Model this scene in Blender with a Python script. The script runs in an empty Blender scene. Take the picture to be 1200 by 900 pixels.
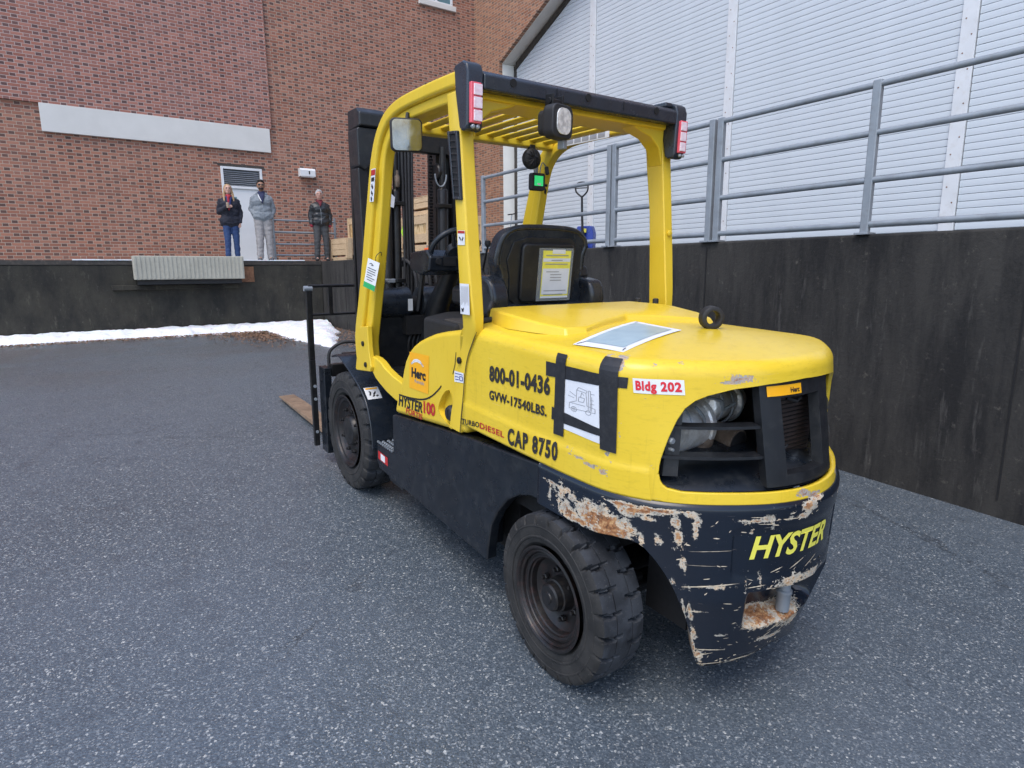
import bpy, bmesh, math, random
from mathutils import Vector, Matrix, noise
random.seed(7)
PI = math.pi
scn = bpy.context.scene
COL = scn.collection

# ------------------------------------------------------------------ camera
FPX, YAW, PITCH, ROLL = 722.37, .5984, .1829, -.0065
fw = Vector((math.sin(YAW)*math.cos(PITCH), math.cos(YAW)*math.cos(PITCH), -math.sin(PITCH)))
r0 = Vector((math.cos(YAW), -math.sin(YAW), 0)); u0 = r0.cross(fw)
rt = math.cos(ROLL)*r0 + math.sin(ROLL)*u0; up = -math.sin(ROLL)*r0 + math.cos(ROLL)*u0
cd = bpy.data.cameras.new('camera'); cam = bpy.data.objects.new('camera', cd); COL.objects.link(cam)
cam.matrix_world = Matrix(((rt.x, up.x, -fw.x, -1.9871), (rt.y, up.y, -fw.y, -1.7602), (rt.z, up.z, -fw.z, 1.5892), (0, 0, 0, 1)))
cd.sensor_fit = 'HORIZONTAL'; cd.sensor_width = 36; cd.lens = FPX/1200*36
cd.clip_start = .05; cd.clip_end = 2000
scn.camera = cam

# ------------------------------------------------------------------ light
SUN_EL, SUN_AZ = math.radians(60), math.radians(238)      # azimuth measured from +y towards +x
w = bpy.data.worlds.new('World'); scn.world = w; w.use_nodes = True
wn = w.node_tree; bg = wn.nodes['Background']
sky = wn.nodes.new('ShaderNodeTexSky'); sky.sky_type = 'NISHITA'; sky.sun_disc = False
sky.sun_elevation = SUN_EL; sky.sun_rotation = SUN_AZ; sky.air_density = 1.0; sky.dust_density = 2.0; sky.ozone_density = 1.5
wn.links.new(sky.outputs[0], bg.inputs[0]); bg.inputs[1].default_value = .15
sl = bpy.data.lights.new('sun', 'SUN'); sl.energy = .62; sl.angle = math.radians(34); sl.color = (1, .95, .88)
so = bpy.data.objects.new('sun', sl); COL.objects.link(so)
sd = Vector((math.sin(SUN_AZ)*math.cos(SUN_EL), math.cos(SUN_AZ)*math.cos(SUN_EL), math.sin(SUN_EL)))
so.rotation_euler = sd.to_track_quat('Z', 'Y').to_euler()
scn.view_settings.view_transform = 'Standard'; scn.view_settings.look = 'None'
scn.view_settings.exposure = 1.16; scn.view_settings.gamma = 1

# ------------------------------------------------------------------ node helpers
class G:
    """tiny expression builder for material nodes"""
    def __init__(s, name):
        s.m = bpy.data.materials.new(name); s.m.use_nodes = True
        s.t = s.m.node_tree; s.n = s.t.nodes; s.b = s.n['Principled BSDF']
    def N(s, typ, **k):
        n = s.n.new(typ)
        for a, v in k.items(): setattr(n, a, v)
        return n
    def put(s, sock, v):
        if hasattr(v, 'is_output'): s.t.links.new(v, sock)
        elif isinstance(v, (tuple, list)) and len(v) == 3 and sock.type == 'RGBA': sock.default_value = (*v, 1)
        else: sock.default_value = v
    def ma(s, op, a, b=0, c=None, clamp=False):
        n = s.N('ShaderNodeMath', operation=op, use_clamp=clamp); s.put(n.inputs[0], a); s.put(n.inputs[1], b)
        if c is not None: s.put(n.inputs[2], c)
        return n.outputs[0]
    def co(s, kind='Object'): return s.N('ShaderNodeTexCoord').outputs[kind]
    def sc(s, v, k):
        n = s.N('ShaderNodeMapping'); s.put(n.inputs[0], v); n.inputs['Scale'].default_value = k if isinstance(k, tuple) else (k, k, k); return n.outputs[0]
    def noise(s, v, scale, det=4, rough=.55, dist=0):
        n = s.N('ShaderNodeTexNoise'); s.put(n.inputs['Vector'], v); n.inputs['Scale'].default_value = scale
        n.inputs['Detail'].default_value = det; n.inputs['Roughness'].default_value = rough; n.inputs['Distortion'].default_value = dist
        return n.outputs[0]
    def vor(s, v, scale, feat='F1', out=0):
        n = s.N('ShaderNodeTexVoronoi', feature=feat); s.put(n.inputs['Vector'], v); n.inputs['Scale'].default_value = scale; return n.outputs[out]
    def ramp(s, f, stops, interp='LINEAR'):
        n = s.N('ShaderNodeValToRGB'); s.put(n.inputs[0], f); r = n.color_ramp; r.interpolation = interp
        while len(r.elements) < len(stops): r.elements.new(.5)
        for e, (p, c) in zip(r.elements, stops): e.position = p; e.color = (*c, 1) if not isinstance(c, (int, float)) else (c, c, c, 1)
        return n.outputs[0]
    def mix(s, f, a, b):
        n = s.N('ShaderNodeMix', data_type='RGBA'); s.put(n.inputs[0], f); s.put(n.inputs[6], a); s.put(n.inputs[7], b); return n.outputs[2]
    def mr(s, v, a, b, c=0, d=1):
        n = s.N('ShaderNodeMapRange'); s.put(n.inputs[0], v)
        for i, x in enumerate((a, b, c, d)): s.put(n.inputs[i+1], x)
        return n.outputs[0]
    def bump(s, h, st=.3, dist=.01, nrm=None):
        n = s.N('ShaderNodeBump'); s.put(n.inputs['Height'], h); n.inputs['Strength'].default_value = st; n.inputs['Distance'].default_value = dist
        if nrm is not None: s.t.links.new(nrm, n.inputs['Normal'])
        return n.outputs[0]
    def fin(s, col=None, rough=None, metal=None, nrm=None, spec=None, **k):
        for key, v in (('Base Color', col), ('Roughness', rough), ('Metallic', metal), ('Normal', nrm), ('Specular IOR Level', spec)):
            if v is not None: s.put(s.b.inputs[key], v)
        for key, v in k.items(): s.put(s.b.inputs[key.replace('_', ' ')], v)
        return s.m

def simple(name, col, rough=.5, metal=0, var=.15, scale=6, bump=0, bscale=200, dirt=None, dirt_amt=.3, spec=None):
    g = G(name); c = g.co()
    n = g.noise(c, scale, 5, .6)
    d = tuple(min(1, x*(1+var)) for x in col); l = tuple(x*(1-var) for x in col)
    cc = g.ramp(n, [(.3, l), (.7, d)])
    if dirt: cc = g.mix(g.mr(g.noise(c, scale*3.1, 6, .7), .5, .72, 0, dirt_amt), cc, dirt)
    rr = g.mr(g.noise(c, scale*2.3, 4), .3, .7, max(0, rough-.08), min(1, rough+.1))
    nr = g.bump(g.noise(c, bscale, 3), bump, .002) if bump else None
    return g.fin(cc, rr, metal, nr, spec)

M = {}
# worn yellow machine paint; 'wear' is a point attribute painted where the photograph shows chips
def worn(name, paint, paint2, rough, primer, rustc):
    g = G(name); c = g.co()
    base = g.ramp(g.noise(c, 3.5, 6, .6), [(.3, paint), (.72, paint2)])
    sm = g.mr(g.noise(g.sc(c, (3, 3, 14)), 7, 6, .7), .52, .74, 0, .34)      # faint grime
    base = g.mix(sm, base, tuple(x*.55 for x in paint))
    drip = g.noise(g.sc(c, (16, 16, 1.1)), 3, 5, .7); base = g.mix(g.mr(drip, .58, .72, 0, .22), base, tuple(x*.42+.01 for x in paint))
    at = g.N('ShaderNodeAttribute', attribute_name='wear'); wv = at.outputs['Fac']
    nz = g.noise(c, 42, 7, .72); nz2 = g.noise(c, 14, 5, .6); nf = g.noise(c, 120, 5, .7)
    ns = g.noise(g.sc(c, (1, 1, 3.2)), 30, 7, .75)
    e = g.ma('ADD', wv, g.ma('MULTIPLY', g.ma('ADD', g.ma('ADD', g.ma('SUBTRACT', nz, .5), g.ma('SUBTRACT', ns, .5)), g.ma('MULTIPLY', g.ma('SUBTRACT', nf, .5), .7)), 1.5))
    m1 = g.mr(e, .47, .50); m2 = g.mr(g.ma('ADD', e, g.ma('MULTIPLY', g.ma('SUBTRACT', nf, .5), .7)), .82, .95)
    scr = g.noise(g.sc(c, (1.5, 1.5, 70)), 2.2, 2, .6)
    sp = g.ma('MAXIMUM', g.mr(g.noise(c, 75, 3, .8), .725, .74, 0, .55), g.ma('MULTIPLY', g.mr(scr, .70, .715, 0, .4), g.mr(nz2, .5, .6)))                     # stray nicks
    col = g.mix(g.ma('MAXIMUM', m1, sp), base, g.ramp(g.noise(c, 26, 7, .75), [(.32, tuple(x*.30 for x in primer)), (.42, tuple(x*.75 for x in primer)), (.50, primer), (.58, (primer[0]*1.1, primer[1]*.85, primer[2]*.62)), (.68, tuple(min(1, x*1.45) for x in primer))]))
    col = g.mix(m2, col, g.ramp(g.noise(c, 60, 5, .7), [(.35, tuple(x*.35 for x in rustc)), (.5, rustc), (.68, (.55, .33, .15))]))
    rr = g.mix(g.ma('MAXIMUM', m1, sp), (rough,)*3, (.8,)*3)
    h = g.ma('SUBTRACT', g.ma('MULTIPLY', g.noise(c, 9, 2), .25), g.ma('MULTIPLY', m1, g.ma('ADD', .5, g.ma('MULTIPLY', nf, .6))))
    return g.fin(col, rr, 0, g.bump(h, .5, .004), .5)
M['yellow'] = worn('worn yellow paint', (.70, .485, .026), (.74, .53, .040), .27, (.36, .34, .32), (.25, .12, .07))
M['cwblack'] = worn('chipped black paint', (.0045, .0080, .0155), (.007, .012, .022), .20, (.50, .46, .38), (.29, .12, .045))
def yel(name, rough=.3):
    g = G(name); c = g.co()
    base = g.ramp(g.noise(c, 4, 6, .6), [(.3, (.70, .48, .026)), (.72, (.74, .525, .040))])
    gr = g.mr(g.noise(g.sc(c, (9, 9, 2.5)), 6, 6, .7), .55, .78, 0, .22)
    base = g.mix(gr, base, (.34, .25, .04))
    ch = g.mr(g.noise(c, 48, 4, .8), .73, .745, 0, .8)
    base = g.mix(ch, base, (.2, .17, .13))
    return g.fin(base, g.mr(gr, 0, .22, rough, .55), 0, g.bump(g.noise(c, 30, 3), .06, .002))
M['yel'] = yel('yellow guard paint')
M['black_paint'] = simple('dusty black frame paint', (.0052, .0080, .0125), .30, 0, .25, 5, .1, 120, (.06, .062, .062), .3)
M['bar_plastic'] = simple('slate moulded plastic', (.024, .031, .043), .28, 0, .15, 6, .06, 300, (.06, .06, .06), .2)
M['plastic'] = simple('black moulded plastic', (.010, .0115, .0145), .38, 0, .2, 8, .25, 700, (.07, .068, .065), .25)
M['plastic2'] = simple('grey black seat plastic', (.014, .018, .025), .27, 0, .2, 4, .06, 300, (.10, .10, .09), .3)
M['steel_black'] = simple('greasy black steel', (.012, .012, .013), .38, .3, .3, 12, .2, 90, (.05, .04, .03), .4)
M['dark'] = simple('dark interior', (.006, .006, .007), .8, 0, .2, 10)
M['rubber'] = None
def rubber(name, c1, c2, amt):
    g = G(name); c = g.co(); n = g.noise(c, 9, 7, .65)
    col = g.mix(g.mr(n, .42, .62, 0, amt), c1, c2)
    n2 = g.noise(g.sc(c, (1, 1, 1)), 160, 3, .7); col = g.mix(g.mr(n2, .66, .72, 0, .6), col, (.28, .27, .25))
    return g.fin(col, g.mr(n, .3, .7, .62, .85), 0, g.bump(g.noise(c, 120, 5, .7), .35, .003))
M['rubber'] = rubber('dusty tyre rubber', (.009, .009, .009), (.026, .025, .024), .85)
M['rubber2'] = rubber('worn tread rubber', (.011, .013, .017), (.036, .042, .052), .9)
M['rubber_plain'] = simple('black rubber', (.016, .016, .018), .6, 0, .2, 20, .2, 200)
M['rim'] = simple('rusty dark wheel rim', (.010, .009, .0095), .42, .2, .3, 10, .3, 60, (.045, .021, .018), .8)
M['hub'] = simple('oily hub steel', (.012, .012, .013), .38, .3, .3, 14, .3, 60, (.05, .038, .028), .6)
M['galv'] = simple('galvanised grey steel', (.30, .33, .36), .48, .45, .12, 8, .1, 80, (.17, .17, .17), .35)
M['rail_grey'] = simple('grey painted rail', (.25, .28, .31), .5, .2, .15, 6, .1, 80, (.16, .15, .14), .4)
M['white'] = simple('white label film', (.72, .73, .74), .4, 0, .05, 20)
M['paper'] = simple('white paper', (.68, .70, .74), .6, 0, .05, 12)
M['red'] = simple('red print', (.62, .02, .035), .4, 0, .05, 10)
M['red_dark'] = simple('dark red print', (.45, .02, .02), .45, 0, .05, 10)
M['ink'] = simple('black print', (.012, .012, .013), .55, 0, .2, 60)
M['stencil'] = None
g = G('faded black stencil paint'); c = g.co()
M['stencil'] = g.fin(g.mix(g.mr(g.noise(c, 90, 4, .8), .64, .70, 0, .9), (.02, .018, .016), (.70, .52, .03)), .6)
M['grey_print'] = simple('grey print', (.30, .31, .33), .5, 0, .1, 30)
M['green'] = simple('green print', (.02, .38, .12), .45, 0, .05, 10)
M['orange'] = simple('amber sticker', (.88, .42, .01), .35, 0, .05, 10)
M['yel_print'] = simple('pale yellow print', (.80, .74, .10), .5, 0, .06, 20)
M['tape'] = simple('black gaffer tape', (.012, .013, .017), .55, 0, .3, 14, .3, 150, (.06, .06, .06), .3)
M['lens_red'] = None
g = G('faded red lens'); M['lens_red'] = g.fin((.78, .10, .14), .12, 0, None, .6, Coat_Weight=.5)
g = G('pale ribbed lens'); c = g.co(); M['lens_pale'] = g.fin(g.ramp(g.noise(c, 60, 2), [(.3, (.78, .55, .62)), (.7, (.85, .76, .80))]), .1, 0, g.bump(g.noise(g.sc(c, (1, 1, 1)), 260, 1), .5, .002), .6)
g = G('clear lamp glass'); c = g.co(); M['lamp_glass'] = g.fin(g.ramp(g.noise(c, 40, 2), [(.35, (.50, .50, .49)), (.6, (.85, .85, .82))]), .08, .25, g.bump(g.noise(c, 90, 1), .4, .003), .7)
g = G('mirror glass'); c = g.co(); M['mirror'] = g.fin(g.ramp(g.noise(c, 14, 4), [(.3, (.50, .50, .46)), (.7, (.72, .73, .70))]), g.mr(g.noise(c, 25, 5, .7), .3, .8, .03, .22), .95)
g = G('green screen'); M['screen'] = g.fin((.02, .5, .12), .3, Emission_Color=(.05, .8, .25, 1), Emission_Strength=.25)
M['alu'] = None
g = G('foil heat shield'); c = g.co(); M['alu'] = g.fin(g.ramp(g.noise(c, 16, 5, .7), [(.3, (.42, .39, .35)), (.65, (.85, .85, .85))]), .36, .55, g.bump(g.noise(c, 26, 4, .6), .6, .012))
M['rusty'] = simple('rusty steel', (.20, .10, .055), .8, .1, .4, 14, .5, 120, (.05, .03, .02), .6)
M['exh'] = simple('heat stained steel', (.13, .095, .070), .7, .3, .45, 12, .5, 90, (.32, .29, .26), .7)
M['fork'] = simple('worn fork steel', (.27, .185, .12), .6, .25, .3, 6, .3, 90, (.09, .055, .035), .7)
M['film'] = None
g = G('clear plastic sleeve'); M['film'] = g.fin((.55, .60, .62), .12, 0, None, .5, Alpha=.35)
M['doc_photo'] = None
g = G('faded photo print'); c = g.co(); M['doc_photo'] = g.fin(g.ramp(g.noise(c, 12, 4), [(.3, (.26, .37, .44)), (.7, (.36, .47, .52))]), .28)
M['blue'] = simple('blue truck paint', (.015, .04, .26), .3, 0, .15, 8)
def wood(name, a, b):
    g = G(name); c = g.co(); n = g.noise(g.sc(c, (2, 2, 22)), 5, 5, .6, .6)
    n2 = g.noise(c, 3, 3)
    return g.fin(g.mix(g.mr(n2, .3, .7, 0, .35), g.ramp(n, [(.3, a), (.7, b)]), tuple(x*.8 for x in a)), .75, 0, g.bump(n, .3, .004))
M['wood'] = wood('pale crate wood', (.44, .30, .17), (.66, .50, .32))
g = G('strand board'); c = g.co(); v = g.vor(g.sc(c, (1, 1, .35)), 26, out=1)
M['osb'] = g.fin(g.ramp(v, [(.1, (.34, .21, .09)), (.5, (.55, .38, .19)), (.9, (.66, .50, .29))]), .7, 0, g.bump(g.noise(c, 60, 3), .3, .004))

# brick: Flemish bond from local coordinates, joints recessed by bump; U along the wall, z up
def brick(name, axis, tint=(1, 1, 1), joint=(.46, .365, .285), hk=1.0):
    g = G(name); c = g.co(); sp = g.N('ShaderNodeSeparateXYZ'); g.put(sp.inputs[0], c)
    U = sp.outputs[axis]; Z = sp.outputs[2]
    H, P, J = .0677, .325, .0050
    row = g.ma('FLOOR', g.ma('DIVIDE', Z, H)); fz = g.ma('MULTIPLY', g.ma('FRACT', g.ma('DIVIDE', Z, H)), H)
    par = g.ma('MULTIPLY', g.ma('MODULO', g.ma('ABSOLUTE', row), 2), P/2)
    uu = g.ma('DIVIDE', g.ma('ADD', g.ma('ADD', U, par), 100*P), P)
    cell = g.ma('FLOOR', uu); fu = g.ma('MULTIPLY', g.ma('FRACT', uu), P)
    LS = P*2/3
    hd = g.ma('GREATER_THAN', fu, LS)
    d1 = g.ma('MINIMUM', g.ma('ABSOLUTE', g.ma('SUBTRACT', fu, LS)), g.ma('MINIMUM', fu, g.ma('SUBTRACT', P, fu)))
    dz = g.ma('MINIMUM', fz, g.ma('SUBTRACT', H, fz))
    dd = g.ma('ADD', g.ma('MINIMUM', d1, dz), g.ma('MULTIPLY', g.ma('SUBTRACT', g.noise(c, 60, 2), .5), .003))
    mort = g.mr(dd, J-.0012, J+.0012, 1, 0)
    cv = g.N('ShaderNodeCombineXYZ'); g.put(cv.inputs[0], g.ma('ADD', cell, g.ma('MULTIPLY', hd, .5))); g.put(cv.inputs[1], row)
    wn_ = g.N('ShaderNodeTexWhiteNoise', noise_dimensions='2D'); g.put(wn_.inputs[0], cv.outputs[0]); rnd = wn_.outputs[0]
    T = lambda t: tuple(a*b for a, b in zip(t, tint))
    st = g.ramp(rnd, [(0, T((.245, .092, .058))), (.5, T((.33, .132, .083))), (1, T((.39, .175, .115)))])
    hc = g.ramp(rnd, [(.0, T((.082*hk, .046*hk, .040*hk))), (.70, T((.15*hk, .072*hk, .056*hk))), (.80, T((.22, .10, .075))), (1, T((.30, .13, .09)))])
    col = g.mix(hd, st, hc)
    col = g.mix(g.mr(g.noise(c, 1.3, 5, .6), .35, .75, 0, .30), col, T((.24, .15, .12)))
    col = g.mix(mort, col, g.ramp(g.noise(c, 9, 3), [(.3, tuple(x*.82 for x in joint)), (.7, joint)]))
    n2 = g.noise(c, 130, 4)
    return g.fin(col, .85, 0, g.bump(g.ma('SUBTRACT', g.ma('MULTIPLY', n2, .3), mort), .6, .012))
M['brick_x'] = brick('red brick long wall', 0)
M['brick_y'] = brick('red brick door wall', 1, (1.04, 1.18, 1.05), (.46, .36, .28), 1.5)
M['brick_p'] = brick('purplish brick panel', 0, (1.0, .98, 1.10), (.50, .40, .36))

def concrete(name, base, streak, amt, vk=1.0):
    g = G(name); c = g.co()
    n = g.noise(c, 1.8, 7, .65); s1 = g.noise(g.sc(c, (1.3/vk, 1.3/vk, .22*vk)), 3.2, 7, .72); s2 = g.noise(g.sc(c, (4/vk, 4/vk, .4*vk)), 3, 6, .75)
    col = g.ramp(n, [(.3, tuple(x*.65 for x in base)), (.7, base)])
    col = g.mix(g.mr(s1, .42, .62, 0, amt), col, streak)
    col = g.mix(g.mr(s2, .58, .70, 0, .6), col, tuple(x*2.4 for x in base))
    col = g.mix(g.mr(g.noise(c, 12, 6, .75), .60, .72, 0, .35), col, (.20, .18, .15))
    return g.fin(col, .85, 0, g.bump(g.noise(c, 30, 6, .7), .5, .015))
M['dock_concrete'] = concrete('stained dark concrete', (.040, .037, .028), (.010, .010, .009), .9, 1.8)
M['dock_concrete2'] = concrete('weathered concrete', (.036, .034, .031), (.007, .007, .0075), 1.0, 1.1)
M['deck'] = concrete('dock deck concrete', (.26, .25, .23), (.16, .155, .145), .5)
M['cap_dark'] = simple('dark steel edge angle', (.05, .045, .04), .6, .3, .3, 5, .2, 60, (.16, .12, .09), .5)
M['stone'] = simple('pale limestone', (.60, .59, .56), .75, 0, .05, 2, .15, 60)
M['door_white'] = simple('white painted door', (.66, .67, .68), .38, 0, .04, 2)
M['trim_white'] = simple('white door trim', (.64, .66, .68), .45, 0, .06, 3, 0, 100, (.42, .36, .29), .25)
M['soffit'] = simple('off white soffit', (.76, .75, .70), .6, 0, .05, 2)
M['slat'] = simple('pale grey roller slat', (.54, .585, .625), .45, 0, .04, 1.2)
M['slat_back'] = simple('dark slat joint', (.10, .11, .12), .6)
M['louvre'] = simple('grey louvre metal', (.28, .30, .33), .5, .3, .1, 5)
M['glass'] = None
g = G('window glass'); M['glass'] = g.fin((.10, .20, .23), .05, 0, None, .8)
M['beige'] = simple('beige ribbed leveller', (.40, .39, .33), .6, 0, .08, 4, .2, 40, (.22, .2, .16), .4)

# asphalt
g = G('weathered asphalt'); c = g.co()
ag = g.vor(c, 128, out=1); ag2 = g.vor(c, 230, out=1); sp = g.N('ShaderNodeSeparateColor'); g.put(sp.inputs[0], ag)
sp2 = g.N('ShaderNodeSeparateColor'); g.put(sp2.inputs[0], ag2)
big = g.noise(c, .55, 5, .6); mid = g.noise(c, 5, 5, .6)
col = g.ramp(sp.outputs[0], [(0, (.012, .017, .022)), (.50, (.034, .047, .060)), (.80, (.070, .090, .108)), (.92, (.15, .17, .185)), (.975, (.38, .40, .40)), (1, (.80, .79, .72))])
col = g.mix(.42, col, g.ramp(sp2.outputs[1], [(0, (.011, .016, .021)), (.6, (.042, .056, .070)), (.90, (.105, .122, .138)), (.965, (.38, .39, .38)), (1, (.80, .76, .66))]))
col = g.mix(g.mr(big, .36, .66, 0, .34), col, (.098, .118, .145))
col = g.mix(g.mr(mid, .56, .72, 0, .40), col, (.026, .030, .038))
col = g.mix(.075, col, (.29, .365, .43))
st1 = g.noise(g.sc(c, (1, .35, 1)), 1.1, 6, .7, 1.5)
col = g.mix(g.mr(st1, .60, .72, 0, .30), col, (.020, .022, .027))                # old oil and damp stains
ck = g.vor(g.sc(c, (1, 1, 1)), .35, 'DISTANCE_TO_EDGE')
wob = g.ma('ADD', ck, g.ma('MULTIPLY', g.ma('SUBTRACT', g.noise(c, 3.5, 6, .7), .5), .09))
crk = g.mr(g.ma('ABSOLUTE', wob), 0, .0035, 1, 0); crk = g.ma('MULTIPLY', crk, g.mr(g.noise(c, .8, 2), .5, .58))
col = g.mix(g.ma('MULTIPLY', crk, .55), col, (.012, .012, .014))
dr = g.N('ShaderNodeSeparateXYZ'); g.put(dr.inputs[0], c)
far = g.mr(dr.outputs[1], 6.5, 11.5, 0, .75)                                     # damp leaf-stained strip by the dock
col = g.mix(g.ma('MULTIPLY', far, g.mr(g.noise(g.sc(c, (.5, 1.2, 1)), 1.4, 6, .7), .40, .60)), col, (.075, .060, .050))
hh = g.ma('ADD', g.vor(c, 105), g.ma('MULTIPLY', g.noise(c, 60, 4), .5))
M['asphalt'] = g.fin(col, g.mr(sp.outputs[2], 0, 1, .24, .50), 0, g.bump(g.ma('SUBTRACT', hh, g.ma('MULTIPLY', crk, 2)), .28, .006), .95)
g = G('old snow'); c = g.co(); n = g.noise(c, 3, 6, .6)
M['snow'] = g.fin(g.mix(g.mr(g.noise(c, 7, 7, .75), .52, .70, 0, .6), (.80, .83, .87), (.35, .33, .30)), .6, 0, g.bump(g.noise(c, 16, 6, .7), .6, .04), Subsurface_Weight=.15)
M['leaf'] = simple('brown fallen leaves', (.19, .11, .065), .8, 0, .6, 5)
M['moss'] = simple('green moss', (.07, .09, .025), .9, 0, .4, 8)

# ------------------------------------------------------------------ mesh helpers
def bm_new(): return bmesh.new()
def box(bm, x0, x1, y0, y1, z0, z1):
    v = [bm.verts.new(p) for p in ((x0, y0, z0), (x1, y0, z0), (x1, y1, z0), (x0, y1, z0), (x0, y0, z1), (x1, y0, z1), (x1, y1, z1), (x0, y1, z1))]
    for f in ((3, 2, 1, 0), (4, 5, 6, 7), (0, 1, 5, 4), (1, 2, 6, 5), (2, 3, 7, 6), (3, 0, 4, 7)): bm.faces.new([v[i] for i in f])
    return bm
def obox(bm, c, d, s, upv=(0, 0, 1)):
    """box centred at c, long axis along d; s = (across, length, thick)"""
    c = Vector(c); d = Vector(d).normalized(); a = d.cross(Vector(upv))
    a = a.normalized() if a.length > 1e-5 else Vector((1, 0, 0)); b = a.cross(d)
    R = [c + a*i*s[0]/2 + d*j*s[1]/2 + b*k*s[2]/2 for k in (-1, 1) for i, j in ((-1, -1), (1, -1), (1, 1), (-1, 1))]
    v = [bm.verts.new(p) for p in R]
    for f in ((3, 2, 1, 0), (4, 5, 6, 7), (0, 1, 5, 4), (1, 2, 6, 5), (2, 3, 7, 6), (3, 0, 4, 7)): bm.faces.new([v[i] for i in f])
    return bm
def prism(bm, poly, axis, a, b):
    """poly in the other two axes (in xyz order), extruded along axis from a to b"""
    def P(p, t):
        q = list(p); q.insert(axis, t); return q
    A = [bm.verts.new(P(p, a)) for p in poly]; B = [bm.verts.new(P(p, b)) for p in poly]; n = len(poly)
    for i in range(n): bm.faces.new((A[i], A[(i+1) % n], B[(i+1) % n], B[i]))
    bm.faces.new(list(reversed(A))); bm.faces.new(B)
    return bm
def tube(bm, pts, r, n=10, closed=False, cap=True, flat=None):
    pts = [Vector(p) for p in pts]; m = len(pts); rings = []
    rr = r if isinstance(r, (list, tuple)) else [r]*m
    prev = None
    for i, p in enumerate(pts):
        if closed: t = pts[(i+1) % m] - pts[i-1]
        else: t = pts[min(i+1, m-1)] - pts[max(i-1, 0)]
        t.normalize()
        if prev is None:
            a = t.cross(Vector((0, 0, 1)));
            if a.length < .1: a = t.cross(Vector((0, 1, 0)))
            a.normalize()
        else:
            a = prev - t*prev.dot(t); a.normalize()
        prev = a; b = t.cross(a)
        rings.append([bm.verts.new(p + a*rr[i]*math.cos(2*PI*k/n) + b*rr[i]*math.sin(2*PI*k/n)) for k in range(n)])
    for i in range(m if closed else m-1):
        A, B = rings[i], rings[(i+1) % m]
        for k in range(n): bm.faces.new((A[k], A[(k+1) % n], B[(k+1) % n], B[k]))
    if cap and not closed: bm.faces.new(list(reversed(rings[0]))); bm.faces.new(rings[-1])
    return bm
def lathe(bm, prof, c=(0, 0, 0), axis=0, n=32, close=False, cap=True):
    """prof: (offset along axis, radius)"""
    rings = []
    for h, r in prof:
        ring = []
        for k in range(n):
            a = 2*PI*k/n; q = [r*math.cos(a), r*math.sin(a)]; q.insert(axis, h)
            ring.append(bm.verts.new((q[0]+c[0], q[1]+c[1], q[2]+c[2])))
        rings.append(ring)
    m = len(rings)
    for i in range(m if close else m-1):
        A, B = rings[i], rings[(i+1) % m]
        for k in range(n): bm.faces.new((A[k], A[(k+1) % n], B[(k+1) % n], B[k]))
    if cap and not close: bm.faces.new(rings[0]); bm.faces.new(list(reversed(rings[-1])))
    return bm
def link(name, me, mat, parent=None, smooth=None, bevel=0, seg=2, kind=None, sub=0):
    o = bpy.data.objects.new(name, me); COL.objects.link(o)
    if mat: 
        for mm in (mat if isinstance(mat, (list, tuple)) else [mat]): me.materials.append(mm)
    if parent: o.parent = parent
    if smooth is not None:
        for p in me.polygons: p.use_smooth = True
        me.set_sharp_from_angle(angle=math.radians(smooth))
    if bevel:
        b = o.modifiers.new('bevel', 'BEVEL'); b.width = bevel; b.segments = seg; b.limit_method = 'ANGLE'; b.angle_limit = math.radians(35)
        if smooth is None:
            for p in me.polygons: p.use_smooth = True
            b.harden_normals = True
    if sub:
        s = o.modifiers.new('sub', 'SUBSURF'); s.levels = sub; s.render_levels = sub
    if kind: o['kind'] = kind
    return o
def ob(name, bm, mat, parent=None, smooth=None, bevel=0, seg=2, kind=None, sub=0, norm=True):
    if norm: bmesh.ops.recalc_face_normals(bm, faces=bm.faces[:])
    me = bpy.data.meshes.new(name); bm.to_mesh(me); bm.free()
    return link(name, me, mat, parent, smooth, bevel, seg, kind, sub)
def thing(name, label, cat, loc=(0, 0, 0), rz=0, group=None):
    o = bpy.data.objects.new(name, None); COL.objects.link(o); o.empty_display_size = .2
    o.location = loc; o.rotation_euler = (0, 0, rz); o['label'] = label; o['category'] = cat
    if group: o['group'] = group
    return o
def tag(o, label, cat, group=None):
    o['label'] = label; o['category'] = cat
    if group: o['group'] = group
    return o
def inst(name, me, parent, loc, rot=None, scale=None):
    o = bpy.data.objects.new(name, me); COL.objects.link(o); o.parent = parent; o.location = loc
    if rot: o.rotation_euler = rot
    if scale: o.scale = scale
    return o
def rrect(x0, x1, y0, y1, r, n=5):
    P = []
    for cx_, cy_, a0 in ((x1-r, y1-r, 0), (x0+r, y1-r, 90), (x0+r, y0+r, 180), (x1-r, y0+r, 270)):
        for k in range(n+1):
            a = math.radians(a0+90*k/n); P.append((cx_+r*math.cos(a), cy_+r*math.sin(a)))
    return P
def bez(p, n=8):
    """Catmull-Rom through points"""
    p = [Vector(q) for q in p]; out = []
    for i in range(len(p)-1):
        a, b, c, d = p[max(i-1, 0)], p[i], p[i+1], p[min(i+2, len(p)-1)]
        for k in range(n):
            u = k/n; out.append(.5*(2*b+(c-a)*u+(2*a-5*b+4*c-d)*u*u+(3*b-a-3*c+d)*u**3))
    out.append(p[-1]); return out
_tc = {}
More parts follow.
